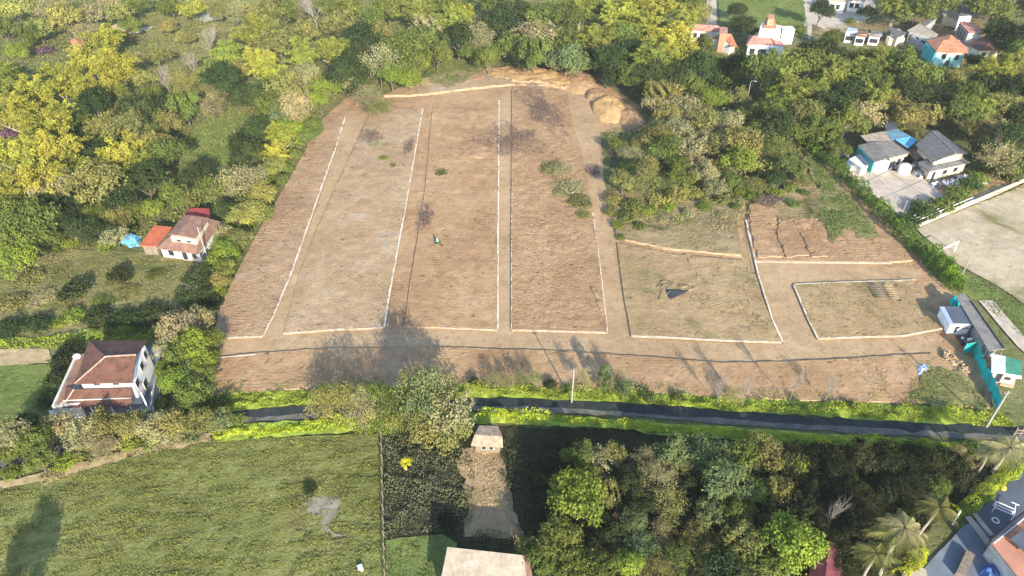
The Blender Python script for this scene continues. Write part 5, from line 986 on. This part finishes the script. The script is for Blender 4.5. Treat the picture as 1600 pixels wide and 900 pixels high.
# white container, slab-roofed shed, hut, net
b = Bld('container_cabin', 1500, 518, 'white cabin with dark blue roof and a black blot on its front', 'cabin')
b.walls([(1486,506,2.3), (1519,507,2.3), (1501,481,2.3), (1470,480,2.3)], 'white', inset=.05); b.roof([[(1474,479,2.35), (1489,506,2.35), (1519,506,2.35), (1502,479,2.35)]], 'slate', th=.08)
b.roof([[(1468,480,2.3), (1483,507,2.3), (1490,507,2.5), (1475,479,2.5)]], 'lilac', 'roof_edge', .12)
p0, p1 = b.w[0], b.w[1]; d_ = (p1 - p0); rz_ = math.atan2(d_.y, d_.x)
for t, z, ww, hh, mt, nm in ((.4, 1.5, .7, .5, 'dark', 'painted_blot'), (.36, .9, .4, .9, 'dark', 'painted_blot'), (.78, 1.35, 1.3, .12, 'dark', 'painted_stripe'), (.76, 1.75, .9, .12, 'terracotta', 'painted_stripe')):
    p = p0.lerp(p1, t); MB().box((p.x, p.y - .03, z), (ww, .05, hh), rz_).build(nm, M[mt], b.o)
b = Bld('slab_roofed_shed', 1535, 520, 'long narrow shed with weathered grey slab roof beside the path', 'shed')
b.roof([[(1494,464,2.6), (1545,548,2.6), (1572,545,2.6), (1506,457,2.6)]], 'greysheet', th=.2); b.walls([(1499,467,2.5), (1546,544,2.5), (1567,542,2.5), (1507,461,2.5)], 'grey', inset=.6)
MB().tube([b.P(1517,470,2.75), b.P(1569,544,2.75)], .12, 6).build('gutter', M['dark'], b.o)
for u, v in ((1546, 546), (1569, 543)): MB().tube([b.P(u, v, 2.5), b.P(u, v, 2.5) - Vector((0, 0, 2.6))], .1, 6).build('post', M['wood'], b.o)
b = Bld('hut', 1572, 592, 'small hut with half white, half green sheet roof', 'hut')
b.roof([[(1549,581,2.5), (1571,584,2.9), (1571,557,2.9), (1549,553,2.5)]], 'whitesheet'); b.roof([[(1571,584,2.9), (1596,588,2.6), (1597,565,2.6), (1571,557,2.9)]], 'greensheet', 'green_roof'); b.roof([[(1571,584,2.95), (1596,588,2.65), (1596,592,2.5), (1571,588,2.7)]], 'whitesheet', 'eaves_strip', .1)
b.walls([(1551,580,2.4), (1595,587,2.4), (1595,566,2.4), (1551,556,2.4)], 'offwhite', inset=.5); b.wins(0, [(.3, 1.1, .9, 1.8), (.7, 1.3, .9, .8)])
for i, q in enumerate(([(1548,583), (1568,587), (1565,598), (1549,595)], [(1567,590), (1587,593), (1583,606), (1562,601)])): sheet('doorstep_slab', q, .16, M['concrete'], 1, .05, .14)
def net():
    P = [G(*p) for p in ((1503, 552), (1519, 549), (1526, 566), (1533, 585), (1545, 608), (1551, 624), (1558, 643))]; c = P[0].copy(); o = tag(empty('net_fence', c), 'turquoise netting fence bordering the corner grass at right', 'fence'); mb = MB(); rows = []
    for a, b in zip(P[:-1], P[1:]):
        k = 8
        for j in range(k): rows.append(a.lerp(b, j / k))
    rows.append(P[-1])
    for s in (0, 1):
        for i, p in enumerate(rows):
            for k in range(5):
                z = 2.1 * k / 4; w = .22 * noise.noise(Vector((i * .35, k * .7, 3))) + (s * .03); mb.v.append(tuple(p - c + Vector((w, w * .4, z * (1 + .05 * noise.noise(Vector((i * .3, 0, 7))))))))
    n = len(rows)
    for s in (0, 1):
        for i in range(n - 1):
            for k in range(4): a = s * n * 5 + i * 5 + k; mb.f.append((a, a + 5, a + 6, a + 1))
    mb.build('netting', M['net'], o)
    for i in range(0, n, 6): p = rows[i] - c; MB().tube([p - Vector((0, 0, .1)), p + Vector((0, 0, 2.3))], .06, 5).build('post', M['wood'], o)
net()
tarp([(1485,478), (1484,468), (1494,464), (1500,474), (1496,481)], 'crumpled turquoise netting bundle behind the white cabin', 'net', 1.6, 'netting_bundle', 4)
tarp([(1432,588), (1430,572), (1442,566), (1455,572), (1452,586), (1440,592)], 'pale grey plastic sheet heap in the corner grass', 'lilac', .6, 'plastic_sheet', 6)
def woodpile():
    g = G(1493, 568); o = tag(empty('log_pile', g), 'pile of sawn orange-brown logs beside the net fence', 'log pile'); rd = random.Random(5)
    for i in range(170):
        t, s = rd.uniform(-1, 1), rd.uniform(-1, 1); x, y = t * .9 + s * 1.3 * .5, -t * 2.2 + s * 1.0; k = rd.uniform(0, 3.14); L = rd.uniform(.35, .7); z = rd.uniform(.1, .6) * (1 - .4 * abs(s)); r = rd.uniform(.07, .13)
        MB().tube([(x - math.cos(k) * L / 2, y - math.sin(k) * L / 2, z), (x + math.cos(k) * L / 2, y + math.sin(k) * L / 2, z + rd.uniform(-.2, .2))], r, 7).build('log', M['palewood' if rd.random() < .75 else 'wood'], o)
woodpile()
g = G(1506, 583); tag(MB().box((0, 0, .15), (3.4, .5, .3), .45).build('timber_beam', M['palewood'], None, g), 'squared timber beam lying at the log pile end', 'beam')
def frames():
    g = G(1382, 462); o = tag(empty('timber_frame', (g.x, g.y, g.z + .5)), 'pair of slatted timber frames lying on the lower right plot', 'timber frame')
    for k, x in enumerate((-1.2, .9)):
        f = MB(); f.box((x - .75, 0, .35), (.12, 4.6, .12), .12).box((x + .75, 0, .35), (.12, 4.6, .12), .12); f.build('side_rail', M['wood'], o)
        for j in range(9): MB().box((x + .03 * j, -2 + j * .5, .42), (1.6, .1, .08), .12).build('slat', M['palewood' if k else 'wood'], o)
frames()
# things on the plots
def pit():
    g = G(1056, 463); mb = MB(); mb.v = [(-1.6, 1.4, .05), (2.6, 1.0, .1), (-1.3, -1.6, .05), (-.9, .1, .6), (.4, .5, .4)]; mb.f = [(0, 2, 3), (0, 3, 4), (0, 4, 1), (2, 1, 4), (2, 4, 3)]
    o = tag(empty('dark_tarpaulin', (g.x, g.y, g.z + .52)), 'dark tarpaulin propped on sticks on the dry central-right plot', 'tarpaulin'); mb.build('sheet', M['dark'], o)
    for a, b in (((-3.2, -2.0, .1), (-1.2, -.2, .9)), ((2.2, 1.1, .1), (4.2, 1.5, .3))): MB().tube([a, b], [.07, .05], 6).build('stick', M['wood'], o)
pit()
g = G(684, 384); o = tag(empty('wrapped_sapling', (g.x, g.y, g.z + .5)), 'grey-green wrapped sapling standing alone amid the bare plots', 'sapling')
MB().tube([(0, 0, -.1), (0, .05, .6), (-.05, .1, 1.4)], [.28, .34, .1], 8).build('wrapping', M['sack'], o); q = link('leaves', BU[0], o); q.scale = (.7, .7, .9); q.color = (.05, .12, .05, 1)
for i, (u, v, l_) in enumerate(((1060, 470, 0), (1265, 470, 0))): pass
# yellow banana-like plant in the dark block
g = G(635, 734); o = tag(empty('banana_plant', (g.x, g.y, g.z)), 'single vivid yellow broad-leaved plant in the dark thicket', 'plant'); MB().tube([(0, 0, 0), (0, 0, 1.5)], [.15, .1], 7).build('stem', M['palebark'], o)
rng_ = np.random.default_rng(3); V, Q, T = [], [], []
for i in range(9):
    a = 2.4 * i; L = rng_.uniform(.7, 1.2)
    for t in range(5):
        r0, r1 = L * t / 5, L * (t + 1) / 5; w0, w1 = .26 * math.sin(math.pi * (t + .3) / 5.6), .26 * math.sin(math.pi * (t + 1.3) / 6.4); z = lambda r: 1.5 + .55 * r - .5 * r * r
        d = np.array([math.cos(a), math.sin(a)]); s_ = np.array([-d[1], d[0]]); n = len(V)
        V += [np.array([*(d * r0 + s_ * w0), z(r0)]), np.array([*(d * r0 - s_ * w0), z(r0)]), np.array([*(d * r1 - s_ * w1), z(r1)]), np.array([*(d * r1 + s_ * w1), z(r1)])]; Q.append((n, n + 1, n + 2, n + 3)); T.append(.5 + .3 * (i % 2))
q = link('leaves', np_mesh('leaves', np.array(V), np.array(Q), T), o, M['leaf']); q.color = (.42, .38, .03, 1)
# wire fence between meadow and thicket
def wire():
    P = [G(596, 684), G(598, 760), G(600, 840), G(602, 920)]; c = P[0].copy(); o = tag(empty('wire_fence', c), 'wire fence on posts between the meadow and dark thicket', 'fence'); mb = MB()
    for a, b in zip(P[:-1], P[1:]):
        for j in range(4): p = a.lerp(b, j / 4) - c; MB().tube([p - Vector((0, 0, .2)), p + Vector((0, 0, 1.5))], .08, 6).build('post', M['wood'], o)
        for z in (.5, .9, 1.3): mb.tube([a - c + Vector((0, 0, z)), b - c + Vector((0, 0, z))], .02, 4)
    mb.build('wire', M['wood'], o, None)
wire()
g = G(563, 888); o = tag(MB().box((0, 0, .25), (.6, .5, .5), .4).box((.25, -.3, .15), (.4, .3, .3), 1).build('feed_tub', M['lilac'], None, g), 'small pale blue tub on the meadow bottom edge', 'tub')
# bottom centre: long roof
b = Bld('barn', 760, 900, 'long building with pale weathered sheet roof at bottom centre', 'building')
b.roof([[(699,855,3.9), (818,868,3.9), (828,935,2.7), (684,930,2.7)]], 'palesheet', th=.18); b.roof([[(818,868,3.92), (826,868,3.8), (838,935,2.5), (828,935,2.72)]], 'brownsheet', 'edge_flashing', .14); b.walls([(700,857,3.7), (817,870,3.7), (828,930,2.6), (686,925,2.6)], 'offwhite', inset=.3)
b = Bld('small_hut', 760, 700, 'small hut with rounded pale earthy roof just below the road', 'hut')
b.roof([[(736,696,2.0), (786,698,2.0), (785,682,2.9), (741,680,2.9)], [(741,680,2.9), (785,682,2.9), (778,666,2.6), (749,665,2.6)]], 'rubble', th=.25); b.walls([(738,696,1.9), (785,698,1.9), (778,668,1.9), (749,667,1.9)], 'wood', inset=.5); b.wins(0, [(.35, 1.2, .6, .6), (.65, 1.2, .6, .6)])  # the two dark panes stand for shaded gaps under the eaves
# maroon roof
b = Bld('maroon_shed', 1292, 890, 'shed with stained maroon roof half hidden by the large green tree', 'shed')
b.roof([[(1263,900,2.6), (1279,842,2.6), (1296,846,3.2), (1288,915,3.2)], [(1296,846,3.2), (1288,915,3.2), (1312,910,2.6), (1322,858,2.6)]], 'maroon'); b.walls([(1266,902,2.5), (1281,846,2.5), (1318,860,2.5), (1308,908,2.5)], 'wood')
# courtyard house
strip('yard_path', [(1511,808), (1541,847), (1575,905)], .9, .2, M['concrete'], grid=1, jit=.02); strip('yard_path', [(1521,803), (1549,838)], .7, .2, M['concrete'], grid=1, jit=.02)
b = Bld('terrace_house', 1590, 860, 'terracotta terrace house with grey skylight, bottom right corner', 'house')
b.walls([(1549,846,3), (1600,805,3), (1680,860,3), (1640,960,3)], 'offwhite', inset=.1); b.roof([[(1547,847,3), (1566,833,3), (1625,878,3), (1640,965,3)]], 'terracotta', 'terrace'); b.roof([[(1562,836,3.15), (1603,800,3.15), (1640,815,3.9), (1590,850,3.6)]], 'otile', 'tiled_roof')
b.roof([[(1578,843,3.75), (1600,826,3.9), (1640,852,3.9), (1612,872,3.75)]], 'slate', 'skylight', .1); MB().tube([b.P(1548,845,3.3), b.P(1606,797,3.3)], .22, 7).build('gutter', M['dark'], b.o); MB().tube([b.P(1552,849,3.3), b.P(1608,803,3.3)], .12, 7).build('gutter_rail', M['metal'], b.o)
b.roof([[(1540,850,.6), (1547,846,.6), (1600,912,.6), (1588,918,.6)]], 'rubble', 'entry_step', .5)
g = G(1598, 897); tag(MB().tube([(0, 0, 0), (0, 0, .5), (0, 0, 1.0), (0, 0, 1.05)], [.6, .85, .8, .6], 16).build('clay_pot', M['terracotta'], None, g + Vector((0, 0, .5))), 'round clay pot at the terrace house corner', 'pot')
def rack():
    o = tag(empty('clothes_rack', G(1566, 803)), 'white tubular drying rack standing on the dark courtyard', 'rack'); s = lambda a, b: MB().tube([a, b], .06, 6).build('bar', M['white'], o)
    for x in (-1.2, 1.0): s((x, -.5, 0), (x, -.5, 1.1)); s((x, .6, 0), (x, .6, 1.1)); s((x, -.5, 1.1), (x, .6, 1.1))
    for y in (-.5, 0, .6): s((-1.2, y, 1.1), (1.0, y, 1.1))
    s((1.0, .6, 1.1), (1.0, 1.6, 1.1)); s((.5, 1.6, 1.1), (1.4, 1.6, 1.1)); o.rotation_euler.z = -.6
rack()
g = G(1566, 765) + Vector((0, 0, .35)); me = bpy.data.meshes.new('ball'); bm = bmesh.new(); bmesh.ops.create_uvsphere(bm, u_segments=16, v_segments=10, radius=.38); bm.to_mesh(me); bm.free(); o = link('ball', me, None, M['yellow']); o.location = g; tag(o, 'yellow ball beside the clipped lime hedge', 'ball')
g = G(1555, 814); mb = MB(); mb.tube([(.4 * math.cos(a / 2), .4 * math.sin(a / 2), .12) for a in range(14)], .09, 6); tag(mb.build('hoop', M['white'], None, g), 'small white hoop lying on the dark courtyard', 'hoop')
g = G(1505, 886); tag(MB().box((0, 0, .45), (1.0, 4.0, .9), -.75).build('planter_box', M['wood'], None, g), 'long dark planter box on the blue-grey courtyard', 'planter')
tarp([(1526,898), (1532,882), (1548,880), (1562,892), (1566,912), (1535,915)], 'blue patterned cloth heap at the courtyard bottom edge', 'bluecloth', 1.2, 'cloth_heap', 9)
g = G(1488, 820); tag(MB().tube([(0, 0, 0), (.2, .3, 2.6)], .09, 6).build('stake', M['white'], None, g), 'white leaning stake beside the courtyard hedge', 'stake')
g = G(1593, 680); o = tag(empty('wooden_gate', g), 'dark wooden gate beside the road at the right edge', 'gate')
for x in (-.9, 0, .9): MB().box((x, 0, .7), (.18, .18, 1.8)).build('gate_post', M['wood'], o)
for z in (.6, 1.2): MB().box((0, -.14, z), (2.2, .08, .16)).build('gate_rail', M['wood'], o)
sheet('stone_pad', [(1405,905), (1415,888), (1432,882), (1446,892), (1450,910), (1430,930)], .2, M['concrete'], 1, .05, .12)

# thin morning haze: pale air in one closed box
def haze():
    mb = MB().box((0, 190, 38), (1300, 1300, 92)); m = bpy.data.materials.new('haze_air'); m.use_nodes = True; nt = m.node_tree; nt.nodes.remove(nt.nodes['Principled BSDF'])
    v = nt.nodes.new('ShaderNodeVolumePrincipled'); v.inputs['Color'].default_value = (.9, .93, .96, 1); v.inputs['Density'].default_value = .0001; nt.links.new(v.outputs[0], nt.nodes['Material Output'].inputs['Volume'])
    tag(mb.build('haze', m), kind='stuff')
haze()
